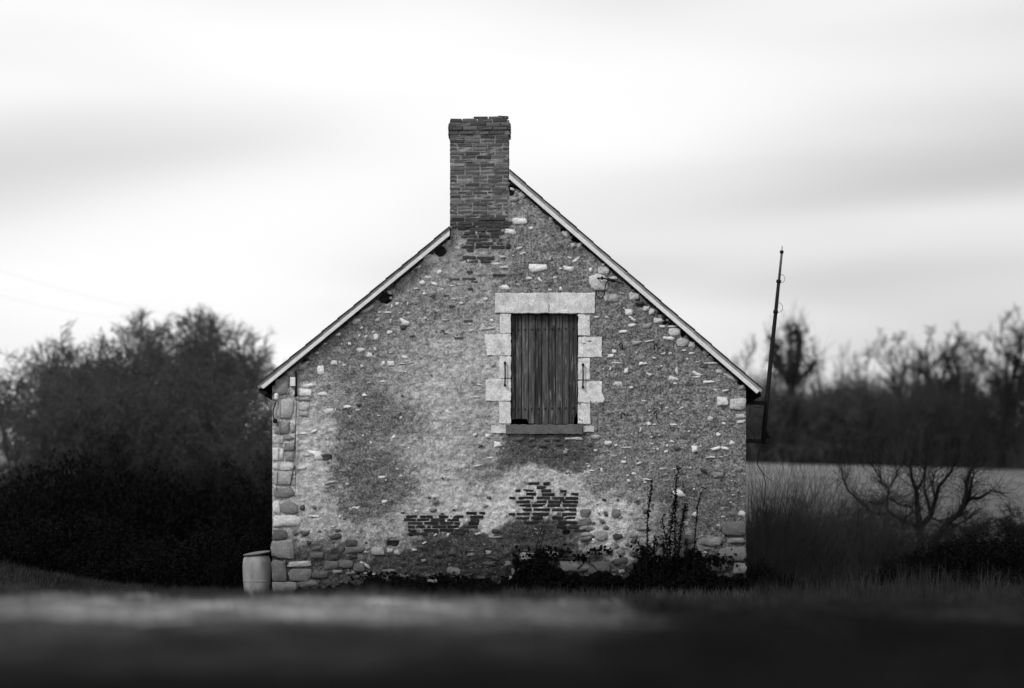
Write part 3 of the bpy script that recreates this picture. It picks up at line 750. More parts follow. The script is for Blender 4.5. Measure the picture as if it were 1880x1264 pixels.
bands(720, 850, [(180, (1170, 1270), (1290, 1360)), (210, (1240, 1320),), (242, (1055, 1110), (1125, 1240), (1275, 1370), (1440, 1500)), (270, (1150, 1240), (1285, 1400), (1470, 1500), (1535, 1605)), (303, (1000, 1065), (1080, 1220), (1235, 1360), (1370, 1480), (1485, 1605)), (335, (1060, 1185), (1195, 1330), (1335, 1460), (1465, 1600)), (367, (1075, 1190), (1198, 1320), (1325, 1450), (1460, 1590)), (404, (1095, 1200), (1210, 1360), (1370, 1590)), (440, (995, 1060), (1065, 1185), (1195, 1360), (1450, 1590)), (473, (1010, 1180), (1190, 1300), (1370, 1580)), (515, (1130, 1280), (1285, 1415), (1425, 1600)), (552, (1225, 1400), (1405, 1605)), (586, (1560, 1640))], .028, -.012)
bands(720, 850, [(930, (450, 630), (635, 760)), (960, (190, 300), (480, 600)), (905, (150, 330)), (985, (250, 380), (640, 800))], .06, -.01, hz=20)

# ---- dressed stone surround, sill and lintel
def block(name, x0, y0, x1, y1, tone, proud=0.02, jag=None, depth=.30):
    pts = [(x0, y0), (x1, y0), (x1, y1), (x0, y1)]
    if jag == 'l': pts = [(x0 - 1, y0), (x1, y0), (x1, y1), (x0 + 3, y1), (x0 + 1.5, y1 - (y1 - y0) * .45), (x0, y0 + (y1 - y0) * .5)]
    if jag == 'r': pts = [(x0, y0), (x1 - 5, y0), (x1 - 4, y0 + 12), (x1 - 6, y0 + 20), (x1 - 1, y0 + 28), (x1 + 1, y0 + 33), (x1 - 3, y1), (x0, y1)]
    ring = []
    for i in range(len(pts)):
        (a, b_), (c, e) = pts[i], pts[(i + 1) % len(pts)]
        m = max(1, int(math.hypot(c - a, e - b_) / 6))
        for k in range(m):
            j = .7 if k == 0 else .75
            ring.append((a + (c - a) * k / m + brng.uniform(-j, j), b_ + (e - b_) * k / m + brng.uniform(-j, j)))
    pts = [(wx(a), wz(b_)) for a, b_ in ring]
    o = MB().prism(pts, -proud, depth).build(name, M_dressed, house, min(tone * (1.22 if tone > .5 else 1), .93), bevel=.007)
    return o
block('lintel', 909, 538.5, 1007.6, 575.4, .70, .03)
block('lintel', 1008.4, 538, 1092, 576, .73, .03)
for (x0, y0, x1, y1, t, j) in [(918, 576.8, 938, 612.6, .80, None), (891, 614.5, 938, 653, .72, 'l'), (917, 655, 938, 694.8, .82, None), (892, 696.8, 938, 736.6, .74, None), (917, 739, 938, 777.6, .72, None),
                               (1061.5, 577.4, 1083, 616.4, .80, None), (1061.5, 619, 1105, 656.6, .74, None), (1061.5, 658.6, 1083, 697.4, .80, None), (1061.5, 700.4, 1110, 739.4, .82, 'r'), (1061.5, 741, 1084, 778.8, .70, None)]:
    block('jamb_stone', x0, y0, x1, y1, t, .015, j)
block('sill_end', 902, 782, 928.6, 796, .66, .02)
block('sill', 929.4, 780, 1069.6, 797.4, .16, .06)
block('sill_end', 1070.4, 783, 1091, 794, .52, .02)

# ---- boarded shutter
shutter = empty('shutter', (0, 0, 0)); shutter.parent = house
edges = [938.6, 946, 957.6, 970.4, 982.6, 994.8, 1007.6, 1020, 1032.6, 1045, 1060.8]
for i in range(10):
    x0, x1 = edges[i] + .5, edges[i + 1] - .5
    yb = [770, 769, 769.5, 777.8, 778.4, 778.6, 778.8, 778.6, 778.4, 779][i]
    yt = 577.5
    pts = [(x0, yt), (x1, yt), (x1, yb), ((x0 + x1) / 2, yb + brng.uniform(-.6, .6)), (x0, yb)]
    if i == 9: pts = [(x0, yt), (x1, yt), (x1, 756), (1058.5, 759), (1057, 765), (1054.5, 768), (1053.5, 779), (x0, 779)]
    if i == 2: pts = [(x0, yt), (x1, yt), (x1, 772), (970.5, 777), (968, 769.5), (x0, 769)]
    yo = .10 + brng.uniform(-.006, .006)
    o = MB().prism([(wx(a), wz(b_)) for a, b_ in pts], yo, yo + .03).build('plank', M_wood, shutter, [.05, .055, .062, .06, .052, .066, .055, .064, .062, .05][i], bevel=.005)
nails = MB()
for i in range(10):
    xc = (edges[i] + edges[i + 1]) / 2
    for yy in (605.5 - i * .35, 752 - i * .4):
        nails.lathe([(.015, -.006), (.012, .006)], 0, 0, 8)
        for k in range(len(nails.v) - 16, len(nails.v)):
            v = nails.v[k]; nails.v[k] = (wx(xc) + v[0], .092 + v[2], wz(yy) + v[1])
o = nails.build('nail_heads', M_iron, shutter); o['kind'] = 'stuff'
for yy in (606, 753):
    MB().box(wx(939.5), wx(1060), .145, .18, wz(yy + 6), wz(yy - 6)).build('ledge', M_wood, shutter, .05)

# ---- iron stay bars on the jambs, wall hooks
for (x, y0, y1) in ((927, 667, 708), (1070, 670.5, 712)):
    b_ = MB().tube([(wx(x), -.06, wz(y0)), (wx(x) + .004, -.065, wz((y0 + y1) / 2)), (wx(x), -.06, wz(y1))], .012, 8)
    for yy in (y0, y1):
        b_.tube([(wx(x), .0, wz(yy)), (wx(x), -.085, wz(yy))], [.016, .024], 8)
    b_.build('stay_bar', M_iron, house, smooth=True)
for (x, y, f) in ((1140, 637, 1), (1203, 638, -1), (1142, 764, -1), (1203, 764, 1)):
    MB().tube([(wx(x - 3 * f), .0, wz(y - 4)), (wx(x - 3 * f), -.07, wz(y - 4)), (wx(x), -.09, wz(y - 6)), (wx(x + 2.4 * f), -.08, wz(y - 2)), (wx(x + 2 * f), -.07, wz(y + 6))], .011, 6).build('wall_hook', M_iron, house, smooth=True)
# insulated service bracket with a looped cable high on the right
br = MB().tube([(wx(1096), -.09, wz(512)), (wx(1106), -.10, wz(512.4)), (wx(1116), -.10, wz(514.5))], .012, 8)
br.tube([(wx(1103), -.10, wz(512)), (wx(1107), -.10, wz(512.5))], .028, 8)
br.tube([(wx(1115), -.10, wz(514)), (wx(1129), -.09, wz(518))], .026, 8)
br.tube([(wx(1129), -.09, wz(518)), (wx(1143), -.02, wz(521))], .009, 6)
br.tube([(wx(1098), -.09, wz(512)), (wx(1098), .02, wz(512))], .012, 6)
br.build('cable_bracket', M_cable, house, smooth=True)
lp = [(1116, 516), (1111.5, 523), (1110, 533), (1109, 543), (1105, 548.5), (1099, 549), (1095, 543), (1094, 534)]
MB().tube([(wx(a), -.10, wz(b_)) for a, b_ in lp], .009, 6).build('looped_cable', M_cable, house, smooth=True)
# meter box and cables on the left corner
MB().box(wx(533.5), wx(543), -.09, .02, wz(710), wz(693.5)).build('junction_box', M_white, house, bevel=.008)
MB().tube([(wx(544), -.06, wz(y)) for y in (683, 700, 718, 729)], .022, 8).build('cable_conduit', M_cable, house, smooth=True)
MB().tube([(wx(a), -.05, wz(b_)) for a, b_ in ((544, 729), (544.5, 760), (542.5, 800), (541, 830), (540, 860), (536, 880), (532.5, 896))], .006, 6).build('wall_cable', M_cable, house, smooth=True)
MB().tube([(wx(a), -.05, wz(b_)) for a, b_ in ((543, 800), (543.4, 850), (542.5, 905))], .004, 6).build('wall_cable', M_cable, house, smooth=True)
MB().tube([(wx(a), -.05, wz(b_)) for a, b_ in ((514, 738), (514, 760), (513, 800), (511, 850), (508, 900))], .006, 6).build('wall_cable', M_vergegrey, house, smooth=True)
MB().lathe([(.028, 0), (.04, .03), (.03, .05), (.042, .07), (.02, .11)], wx(508), -.07, 10).build('insulator', M_white, house, smooth=True).location.z = wz(735)
MB().tube([(wx(a), -.08, wz(b_)) for a, b_ in ((502, 735), (508, 737), (506, 743), (503, 752), (502, 762), (505, 772), (507, 776))], .010, 6).build('service_wire', M_cable, house, smooth=True)
MB().lathe([(.02, 0), (.038, .02), (.038, .06), (.02, .08)], wx(506), -.07, 10).build('wire_clamp', M_cable, house, smooth=True).location.z = wz(778)
# purlin ends left exposed under the verge
for (x, y, w, h) in ((809, 463, 18, 18), (705, 549, 19, 13)):
    p = []
    for (a, b_) in ((-.5, -.5), (.5, -.5), (.5, .5), (-.5, .5)):
        r = math.radians(-38)
        p.append((wx(x + w * a * math.cos(r) - h * b_ * math.sin(r)), wz(y + w * a * math.sin(r) + h * b_ * math.cos(r))))
    MB().prism(p, .03, .8).build('purlin', M_dark, house, bevel=.01)

# ---- roof: slabs, verge boards, verge capping and the slates along the verge
roof = empty('roof', (0, 0, 0)); roof.parent = house
def line_l(x): return 420 + (823 - x) * 0.822 + 1.1 * math.sin((x - 476) / 350 * math.pi) + .35 * math.sin(x / 17.0)      # top of verge
def line_r(x): return 312 + (x - 934) * 0.8667 + 1.2 * math.sin((x - 934) / 465 * math.pi) + .35 * math.sin(x / 19.0)
def strip(x0, x1, ln, off0, off1, y0, y1, name, mat, e0=0, e1=0, bevel=0, tone=None):
    """band parallel to the slope between vertical pixel offsets off0 and off1 below the top line"""
    p = [(x0, ln(x0) + off0), (x1, ln(x1) + off0), (x1 + e1, ln(x1 + e1) + off1), (x0 + e0, ln(x0 + e0) + off1)]
    return MB().prism([(wx(a), wz(b_)) for a, b_ in p], y0, y1).build(name, mat, roof, tone, bevel=bevel)
# white boards (lower) and grey capping (upper)
strip(480, 826, line_l, 9.2, 17.4, -.14, -.10, 'verge_board', M_vergewhite, 5, 0, .004)
strip(934.6, 1393, line_r, 9.6, 18.8, -.14, -.10, 'verge_board', M_vergewhite, 0, -5, .004)
nL = 8
for i in range(nL):
    a = 476 + (826 - 476) / nL * i; b_ = 476 + (826 - 476) / nL * (i + 1) - .4
    strip(a, b_, line_l, 1.6, 9.0, -.118 - .003 * (i % 2), -.05, 'verge_capping', M_vergegrey)
nR = 10
for i in range(nR):
    a = 934.8 + (1397 - 934.8) / nR * i; b_ = 934.8 + (1397 - 934.8) / nR * (i + 1) - .4
    strip(a, b_, line_r, 1.8, 9.4, -.118 - .003 * (i % 2), -.05, 'verge_capping', M_vergegrey)
# slab structure
strip(476, 825, line_l, 3, 15, -.04, DEPTH + .1, 'roof_deck', M_dark)
strip(826, 946, line_l, 3, 15, CD + .02, DEPTH + .1, 'roof_deck', M_dark)
strip(936, 1397, line_r, 3, 15, -.04, DEPTH + .1, 'roof_deck', M_dark)
# slates: courses lapped like steps
def slate_course(x0, x1, ln, y0, y1, lift0, lift1, name):
    return strip(x0, x1, ln, -lift0, 2.4 - lift0, y0, y1, name, M_slate) if False else MB().prism([(wx(a), wz(b_)) for a, b_ in [(x0, ln(x0) - lift0), (x1, ln(x1) - lift1), (x1, ln(x1) + 2.0 - lift1), (x0, ln(x0) + 2.0 - lift0)]], y0, y1).build(name, M_slate, roof)
for i in range(12):
    a = 473.5 + (826 - 473.5) / 12 * i; b_ = a + (826 - 473.5) / 12 * 1.0 + (1.5 if i < 11 else 0)
    slate_course(a, b_, line_l, -.15, .25, 1.5, .1, 'slate')
    slate_course(a, b_, line_l, .254, DEPTH + .15, 1.5, .1, 'slate_course')
for i in range(4):
    a = 826.4 + 30 * i
    slate_course(a, a + 31, line_l, CD + .01, DEPTH + .15, 1.5, .1, 'slate_course')
for i in range(15):
    a = 935.2 + (1399 - 935.2) / 15 * i - (1.5 if i else 0); b_ = 935.2 + (1399 - 935.2) / 15 * (i + 1)
    slate_course(a, b_, line_r, -.15, .25, .1, 1.6, 'slate')
    slate_course(a, b_, line_r, .254, DEPTH + .15, .1, 1.6, 'slate_course')
# gutter along the left eave, its end showing under the verge
gut = MB()
gut.prism([(wx(484.5) + .058 * math.cos(a), wz(719) + .058 * math.sin(a)) for a in np.linspace(math.pi, 2 * math.pi, 11)], -.09, DEPTH)
gut.build('gutter', M_iron, house)
MB().lathe([(.03, 0), (.05, .005), (.05, .05), (.02, .06)], 0, 0, 14).build('verge_end_cap', M_vergegrey, house, smooth=True)
ec = bpy.data.objects['verge_end_cap']; ec.rotation_euler = (math.radians(90), 0, 0); ec.location = (wx(479.5), -.06, wz(709.5))

# ------------------------------------------------------------------ mast on the right flank of the house
dm = D + .7
mast = empty('aerial_mast', P(1401, 812, dm), 'tall thin dark mast bracketed to the right side of the house', 'mast')
def mpt(px, py, dy=0.0): return P(px, py, dm + dy) - P(1401, 812, dm)
MB().tube([mpt(1401, 815), mpt(1408, 740), mpt(1416, 650), mpt(1424, 575), mpt(1430, 515)], [.043, .041, .036, .032, .028], 12).build('lower_pole', M_iron, mast, smooth=True)
MB().tube([mpt(1430, 517), mpt(1433, 487), mpt(1435.6, 462)], [.022, .021, .020], 12).build('upper_pole', M_galv, mast, smooth=True)
MB().tube([mpt(1435.6, 463), mpt(1436, 452)], .007, 8).build('tip_rod', M_galv, mast, smooth=True)
for (a, b_, r) in ((1429.6, 517, .042), (1424, 573, .042), (1435.2, 463, .032)):
    MB().tube([mpt(a - .3, b_ + 2.5), mpt(a + .3, b_ - 2.5)], r, 12).build('clamp_collar', M_iron, mast, smooth=True)
sidewall_px = 940 + (1369 - 940) * D / dm - 1
for y, xe in ((740, 1407), (811, 1412)):
    z0 = mpt(1369, y + (-1.5 if y < 800 else -.8)); z1 = mpt(xe, y)
    q = mpt(sidewall_px - 3, y - 1.5)
    MB().prism([(q.x, q.z - .035), (z1.x, z1.z - .035), (z1.x, z1.z + .03), (q.x, q.z + .035)], -.03, .03).build('bracket', M_iron, mast, bevel=.006)
for (cx, cy, rx, ry) in ((1437, 512, 8, 8), (1433, 565, 8, 9)):
    MB().tube([mpt(cx - 4 + rx * math.cos(a), cy + ry * math.sin(a), -.02) for a in np.linspace(-2.0, 2.0, 12)], .004, 5).build('wire_loop', M_cable, mast, smooth=True)
for pts in ([(1404, 742), (1396, 749), (1386, 748), (1379, 742), (1372, 747), (1366, 744)], [(1379, 742), (1377, 755), (1374, 766), (1368, 772)], [(1386, 808), (1384, 797), (1377, 789), (1369, 786), (1366, 790), (1374, 803), (1384, 809)], [(1366, 732), (1380, 731), (1395, 724), (1404, 716)],
            [(1399, 815), (1393, 828), (1391, 842), (1391, 855), (1398, 866), (1407, 876), (1418, 884)], [(1402, 816), (1394, 832), (1390, 852), (1400, 868), (1405, 885), (1405, 905), (1402, 930)]):
    MB().tube([mpt(a, b_, -.03) for a, b_ in pts], .0055, 5).build('cable', M_cable, mast, smooth=True)
MB().lathe([(.015, 0), (.045, .03), (.05, .12), (.03, .2), (.01, .23)], 0, 0, 12).build('insulator', M_iron, mast, smooth=True)
ins = [c for c in mast.children if c.name.startswith('insulator')][0]
ins.location = mpt(1411.5, 806); ins.rotation_euler = (0, math.radians(-14), 0)

# ------------------------------------------------------------------ barrel
db = D + .45
bx = P(471.5, 1060, db).x
rb_ = 26.0 * db / F
g0 = gz(bx, db - D)
top = P(471, 1021, db).z
Hb = top - (g0 - .05)
barrel = empty('barrel', (bx, db - D, g0 - .05), 'pale barrel with dark tilted lid beside the left corner of the house', 'barrel')
prof = [(.72, 0), (.80, .03), (.86, .2), (.945, .42), (.985, .60), (1.0, .76), (.985, .86), (.94, .94), (.87, .97), (.86, 1.0)]
MB().lathe([(r * rb_, z * Hb) for r, z in prof], 0, 0, 40).build('body', M_barrel, barrel, smooth=True)
MB().lathe([(rb_ * .995, .46 * Hb), (rb_ * .995, .485 * Hb)], 0, 0, 40).build('hoop', M_barrel, barrel, smooth=True).scale = (.978, .978, 1)
lid = MB().lathe([(rb_ * .93, 0), (rb_ * .96, .008), (rb_ * .96, .022), (rb_ * .80, .028)], 0, 0, 40).build('lid', M_lid, barrel, smooth=False)
lid.location = (0, 0, Hb + .028); lid.rotation_euler = (math.radians(6), math.radians(-8), 0)

# ------------------------------------------------------------------ trees
def grow_tree(rng, height, spread=1.0, trunk_r=.13, levels=4, kids=(7, 6, 5, 5), up=.35, first=.18, twist=.22, stems=1, lenf=(.62, .55, .5, .45), twig_r=.010):
    segs = []        # p0, p1, r0, r1, level
    def br(p, dr, L, r, lev):
        n = (7, 5, 4, 3, 2)[lev]
        pts = [p]; dirs = []
        cur = p.copy(); d_ = dr.copy()
        for i in range(n):
            d_ = d_ + rng.normal(size=3) * twist * (0.6 if lev == 0 else 1); d_[2] += up * (0.16 if lev else .3)
            d_ /= np.linalg.norm(d_)
            nx_ = cur + d_ * L / n
            ra = r * (1 - .8 * i / n) + .002; rb2 = r * (1 - .8 * (i + 1) / n) + .002
            segs.append((cur.copy(), nx_.copy(), ra, rb2, lev))
            cur = nx_; pts.append(cur.copy()); dirs.append(d_.copy())
        if lev < levels:
            kn = kids[min(lev, len(kids) - 1)]
            for k in range(kn):
                t = (first if lev == 0 else .2) + (1 - (first if lev == 0 else .2)) * (k + rng.random()) / kn
                t = min(t, .999); idx = int(t * n); fr = t * n - idx
                q = pts[idx] * (1 - fr) + pts[idx + 1] * fr
                a = rng.normal(size=3); a -= dirs[idx] * a.dot(dirs[idx]); a /= np.linalg.norm(a)
                ang = rng.uniform(.45, 1.0) * spread
                nd = dirs[idx] * math.cos(ang) + a * math.sin(ang)
                rr = max(r * (1 - .8 * t) * .62, twig_r if lev < 3 else twig_r * .7)
                br(q, nd, L * lenf[min(lev, 3)] * rng.uniform(.7, 1.15) * (1.15 - .45 * t), rr, lev + 1)
    for s in range(stems):
        a = rng.uniform(0, 6.28); lean = .08 if stems == 1 else .32
        br(np.array([math.cos(a) * .1 * (stems > 1), math.sin(a) * .1 * (stems > 1), -.3]), np.array([math.cos(a) * lean, math.sin(a) * lean, 1.0]), height * .8, trunk_r, 0)
    return segs

def tree_meshes(rng, **kw):
    segs = grow_tree(rng, **kw)
    tr = [s for s in segs if s[4] <= 1]; cr = [s for s in segs if s[4] > 1]
    mk = lambda nm, L, sd_: seg_mesh(nm, [s[0] for s in L], [s[1] for s in L], [s[2] for s in L], [s[3] for s in L], sd_)
    a = mk('trunk', tr, 6); b = mk('crown', cr, 3)
    zmax = max(s[1][2] for s in segs)
    return a, b, zmax

def place_tree(kind, meshes, px, ytop, d, label, group, tone=.05, widen=1.0, rz=0.0, name='bare_tree', cat='tree'):
    base = P(px, 1000, d); base.z = gz(base.x, base.y)
    topz = P(px, ytop, d).z
    sc = (topz - base.z) / meshes[2]
    t = empty(name, base, label, cat, group)
    for nm, m in (('trunk', meshes[0]), ('crown', meshes[1])):
        o = link_mesh(nm, m, M_bark, t, tone)
    t.scale = (sc * widen, sc * widen, sc); t.rotation_euler = (0, 0, rz)
    return t

trng = np.random.default_rng(23)
TR = {
    'dome': tree_meshes(np.random.default_rng(1), height=6.5, spread=1.25, trunk_r=.13, kids=(10, 7, 6, 8), up=.12, first=.12, stems=3, twig_r=.014, lenf=(.66, .6, .52, .5), twist=.28),
    'dome2': tree_meshes(np.random.default_rng(2), height=7, spread=1.2, trunk_r=.15, kids=(11, 8, 6, 8), up=.16, first=.15, stems=2, twig_r=.014, lenf=(.66, .6, .52, .5), twist=.3),
    'round': tree_meshes(np.random.default_rng(11), height=7.5, spread=1.1, trunk_r=.17, kids=(10, 8, 7, 8), up=.2, first=.22, twig_r=.014, lenf=(.62, .58, .52, .5), twist=.28),
    'tall': tree_meshes(np.random.default_rng(3), height=9, spread=.75, trunk_r=.2, kids=(9, 7, 5, 5), up=.5, first=.3, twig_r=.022, lenf=(.5, .5, .5, .45), twist=.26),
    'slim': tree_meshes(np.random.default_rng(4), height=9, spread=.6, trunk_r=.09, kids=(8, 5, 4, 3), up=.7, first=.35, twig_r=.012, lenf=(.4, .5, .5, .45)),
    'old': tree_meshes(np.random.default_rng(5), height=8, spread=.95, trunk_r=.42, kids=(8, 7, 6, 4), up=.5, first=.3, twist=.36, twig_r=.024),
}
# left: a clump of trees behind the brambles
LT = 'trees in the clump left of the house'
left_trees = [  # kind, px, ytop, d, widen, label
    ('round', 25, 625, 92, 1.0, 'bare tree at the far left edge of the photo, left of the rounded clump'),
    ('round', 100, 598, 88, .85, 'bare twiggy tree with wispy top, left shoulder of the clump'),
    ('dome', 170, 588, 84, 1.0, 'dense bare tree left of the middle of the clump'),
    ('dome2', 255, 570, 86, 1.0, 'dense dark tree in the middle of the left clump'),
    ('round', 325, 572, 93, .9, 'tall bare tree with see-through top in the left clump'),
    ('dome2', 390, 548, 96, .9, 'tallest bare tree of the left clump, twigs against the sky'),
    ('round', 450, 566, 90, .9, 'bare tree on the right shoulder of the left clump, beside the eave'),
    ('round', 215, 574, 90, .85, 'bare tree filling the left clump between its two dense trees'),
    ('dome2', 300, 574, 82, .9, 'bare bushy tree just right of the middle of the left clump'),
    ('dome', 80, 640, 82, .9, 'low bare tree below the left shoulder of the clump'),
    ('tall', 520, 628, 108, .9, 'faint thin tree just above the left eave of the house'),
    ('tall', 55, 690, 70, .7, 'thin dark trunked tree low at the left edge'),
    ('round', 140, 640, 112, .9, 'bare tree standing behind the left shoulder of the clump'),
    ('dome', 425, 655, 72, 1.0, 'low bushy tree in front of the clump near the house'),
    ('dome2', 225, 640, 72, 1.0, 'low dense tree in front of the middle of the clump'),
    ('dome', 325, 640, 74, 1.0, 'low dense tree in front of the clump, right of its middle'),
    ('dome2', 140, 690, 71, .9, 'low dense tree in front of the left shoulder of the clump'),
    ('dome', 490, 690, 70, .9, 'low dense tree touching the left edge of the house'),
]
for i, (k, px, yt, d, wd, lab) in enumerate(left_trees):
    place_tree(k, TR[k], px, yt, d, lab, LT, .078, wd, i * 1.7)
# right: the wood along the top of the field
RT = 'trees in the wood beyond the field'
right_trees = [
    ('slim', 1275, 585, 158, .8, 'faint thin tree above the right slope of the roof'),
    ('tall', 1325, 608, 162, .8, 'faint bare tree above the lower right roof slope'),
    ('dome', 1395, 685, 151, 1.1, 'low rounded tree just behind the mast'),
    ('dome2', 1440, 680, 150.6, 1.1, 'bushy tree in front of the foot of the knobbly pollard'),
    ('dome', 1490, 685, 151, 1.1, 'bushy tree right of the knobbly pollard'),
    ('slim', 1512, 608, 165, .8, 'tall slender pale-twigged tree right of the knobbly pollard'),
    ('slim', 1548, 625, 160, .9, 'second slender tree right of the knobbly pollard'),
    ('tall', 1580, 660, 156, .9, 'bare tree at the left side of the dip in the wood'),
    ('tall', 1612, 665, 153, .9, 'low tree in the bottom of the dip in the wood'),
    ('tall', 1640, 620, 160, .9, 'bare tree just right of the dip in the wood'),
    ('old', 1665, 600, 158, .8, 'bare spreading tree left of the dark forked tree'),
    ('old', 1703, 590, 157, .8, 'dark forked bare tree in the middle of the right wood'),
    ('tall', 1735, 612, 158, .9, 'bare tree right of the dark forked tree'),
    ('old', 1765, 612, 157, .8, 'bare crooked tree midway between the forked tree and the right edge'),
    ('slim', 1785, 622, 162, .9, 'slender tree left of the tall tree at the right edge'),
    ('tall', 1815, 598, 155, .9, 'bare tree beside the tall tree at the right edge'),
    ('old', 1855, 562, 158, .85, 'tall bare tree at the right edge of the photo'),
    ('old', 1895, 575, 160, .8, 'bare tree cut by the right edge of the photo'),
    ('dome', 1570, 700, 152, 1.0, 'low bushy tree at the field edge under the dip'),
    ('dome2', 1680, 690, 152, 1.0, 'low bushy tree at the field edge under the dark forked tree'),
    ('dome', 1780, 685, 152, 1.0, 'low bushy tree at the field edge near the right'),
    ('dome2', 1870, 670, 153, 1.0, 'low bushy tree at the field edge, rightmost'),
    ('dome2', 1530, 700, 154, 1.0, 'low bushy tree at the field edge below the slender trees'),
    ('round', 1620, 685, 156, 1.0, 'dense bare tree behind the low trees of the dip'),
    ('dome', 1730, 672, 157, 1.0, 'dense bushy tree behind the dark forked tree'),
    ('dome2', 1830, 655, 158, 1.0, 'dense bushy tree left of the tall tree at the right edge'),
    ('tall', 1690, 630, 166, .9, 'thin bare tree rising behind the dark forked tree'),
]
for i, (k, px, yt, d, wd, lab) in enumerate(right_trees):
    place_tree(k, TR[k], px, yt, d, lab, RT, float(np.interp(px, [1370, 1480, 1880], [.10, .075, .026])) * (.5 if k == 'old' else 1), wd, i * 2.3 + .5)  # haze-like light near the house painted as paler bark, fading rightward

# knobbly ivy-clad pollard right of the mast
dp = 151
def pp(px, py, dy=0): return np.array(P(px, py, dp + dy))
pol = empty('pollard_tree', P(1452, 850, dp), 'knobbly dark pollard with thick stubby limbs right of the mast', 'tree')
pol.location.z = gz(pol.location.x, pol.location.y)
po = np.array(pol.location)
limbs = [([(1452, 860), (1452, 760), (1453, 715), (1450, 680)], (.34, .30, .28, .26)), ([(1450, 700), (1439, 684), (1429, 668), (1425, 650), (1421, 632), (1413, 620)], (.24, .2, .22, .13, .15, .05)), ([(1452, 685), (1452, 655), (1451, 630), (1449, 612), (1450, 600)], (.16, .12, .09, .05, .02)), ([(1456, 690), (1463, 666), (1468, 645), (1466, 625), (1461, 610), (1464, 598)], (.24, .22, .2, .16, .12, .03)), ([(1458, 705), (1475, 690), (1489, 678), (1497, 662)], (.2, .15, .2, .12)), ([(1440, 690), (1424, 672), (1416, 655)], (.15, .1, .05))]
tb = MB()
for pts, rr in limbs:
    tb.tube([pp(a, b_, brng.uniform(-.3, .3)) - po for a, b_ in pts], list(rr), 7)
tb.build('trunk', M_bark, pol, .03, smooth=True)
prng = np.random.default_rng(77)
P0, P1, C = [], [], []
for pts, rr in limbs:
    for q in range(len(pts) - 1):
        for k in range(90 if q == 0 else 34):
            t = prng.random(); c = pp(*pts[q]) * (1 - t) + pp(*pts[q + 1]) * t - po + prng.normal(size=3) * (np.array([.95, .5, .7]) if q <= 1 and len(pts) == 4 and pts[0][1] > 800 else .26)
            C.append(c)
            if k < 22:
                dv = prng.normal(size=3) * .5 + np.array([0, 0, .9]); P0.append(c); P1.append(c + dv * prng.uniform(.4, 1.1))
link_mesh('crown', seg_mesh('crown', P0, P1, np.full(len(P0), .022), np.full(len(P0), .008)), M_bark, pol, .04)
link_mesh('ivy', leaf_mesh('ivy', np.array(C), .12, prng), M_leaf, pol, .03)

# undergrowth filling the foot of the wood and the clump
def thicket(name, n, fx, fd, hmin, hmax, r, seed, tone, label, leafn=0, leafs=.12):
    rng = np.random.default_rng(seed)
    px = rng.uniform(*fx, n); d = rng.uniform(*fd, n)
    X = (px - 940) * d / F; Y = d - D; Z = ground_z(X, Y)
    hh = rng.uniform(hmin, hmax, n) * (0.3 + .75 * vnoise(px / 34, d * 0, seed) + .45 * vnoise(px / 9, d * 0, seed + 2))
    p0 = np.stack([X, Y, Z - .1], 1)
    a = np.clip(rng.normal(size=(n, 3)), -1.6, 1.6) * .24; a[:, 2] = 1
    p1 = p0 + a * (hh * .5)[:, None]
    b2 = a + np.clip(rng.normal(size=(n, 3)), -1.4, 1.4) * .3
    p2 = p1 + b2 * (hh * .5)[:, None]
    q = p1 + (rng.normal(size=(n, 3)) * .6 + np.array([0, 0, .5])) * (hh * .35)[:, None]
    R = np.full(n, r)
    me = seg_mesh(name, np.concatenate([p0, p1, p1]), np.concatenate([p1, p2, q]), np.concatenate([R, R * .7, R * .6]), np.concatenate([R * .7, R * .3, R * .25]))
    o = link_mesh(name, me, M_bark, None, tone)
    set_props(o, label, 'undergrowth', None, 'stuff')
    return o
thicket('woodland_undergrowth', 14000, (1340, 1920), (150.5, 176), 2.6, 5.2, .026, 3, .065, 'dark twiggy undergrowth at the foot of the wood beyond the field')
thicket('clump_undergrowth', 9000, (90, 530), (70, 100), 1.2, 2.8, .016, 4, .035, 'dark twiggy undergrowth at the foot of the left clump')
thicket('edge_undergrowth', 1500, (-60, 60), (80, 100), .6, 1.4, .014, 6, .035, 'thin twiggy undergrowth under the trees at the left edge')

# ------------------------------------------------------------------ bramble bushes (dark mounds)
def bramble_meshes(seed, nst=320, nleaf=9000, leaf=.026):
    rng = np.random.default_rng(seed)
    P0, P1, R, C = [], [], [], []
    for i in range(nst):
        a = rng.uniform(0, 6.28); r0 = rng.random() ** .5 * .8
        p = np.array([math.cos(a) * r0, math.sin(a) * r0, -.05]); b = a + rng.normal() * .8
        v = np.array([math.cos(b) * .5, math.sin(b) * .5, 2.0]) * rng.uniform(.6, 1.0)
        hmax = rng.uniform(.6, 1.1)
        for k in range(8):
            q = p + v * .09 * hmax; v = v + np.array([math.cos(b) * .12, math.sin(b) * .12, -.30]) + rng.normal(size=3) * .12
            P0.append(p); P1.append(q); R.append(.006); p = q
            for m in range(3): C.append(p + rng.normal(size=3) * .05)
    th = rng.uniform(0, 6.28, nleaf); u = rng.random(nleaf); rr = (.55 + .5 * rng.random(nleaf)) * (.75 + .5 * vnoise(th * 1.6, u * 4, seed))
    C2 = np.stack([np.cos(th) * np.sqrt(1 - u ** 2) * rr, np.sin(th) * np.sqrt(1 - u ** 2) * rr, u * rr], 1)
    C = np.concatenate([np.array(C), C2])
    R = np.array(R)
    return seg_mesh('stems', P0, P1, R, R * .8), leaf_mesh('leaves', C, leaf, rng)
BR = [bramble_meshes(s) for s in (101, 102, 103)]
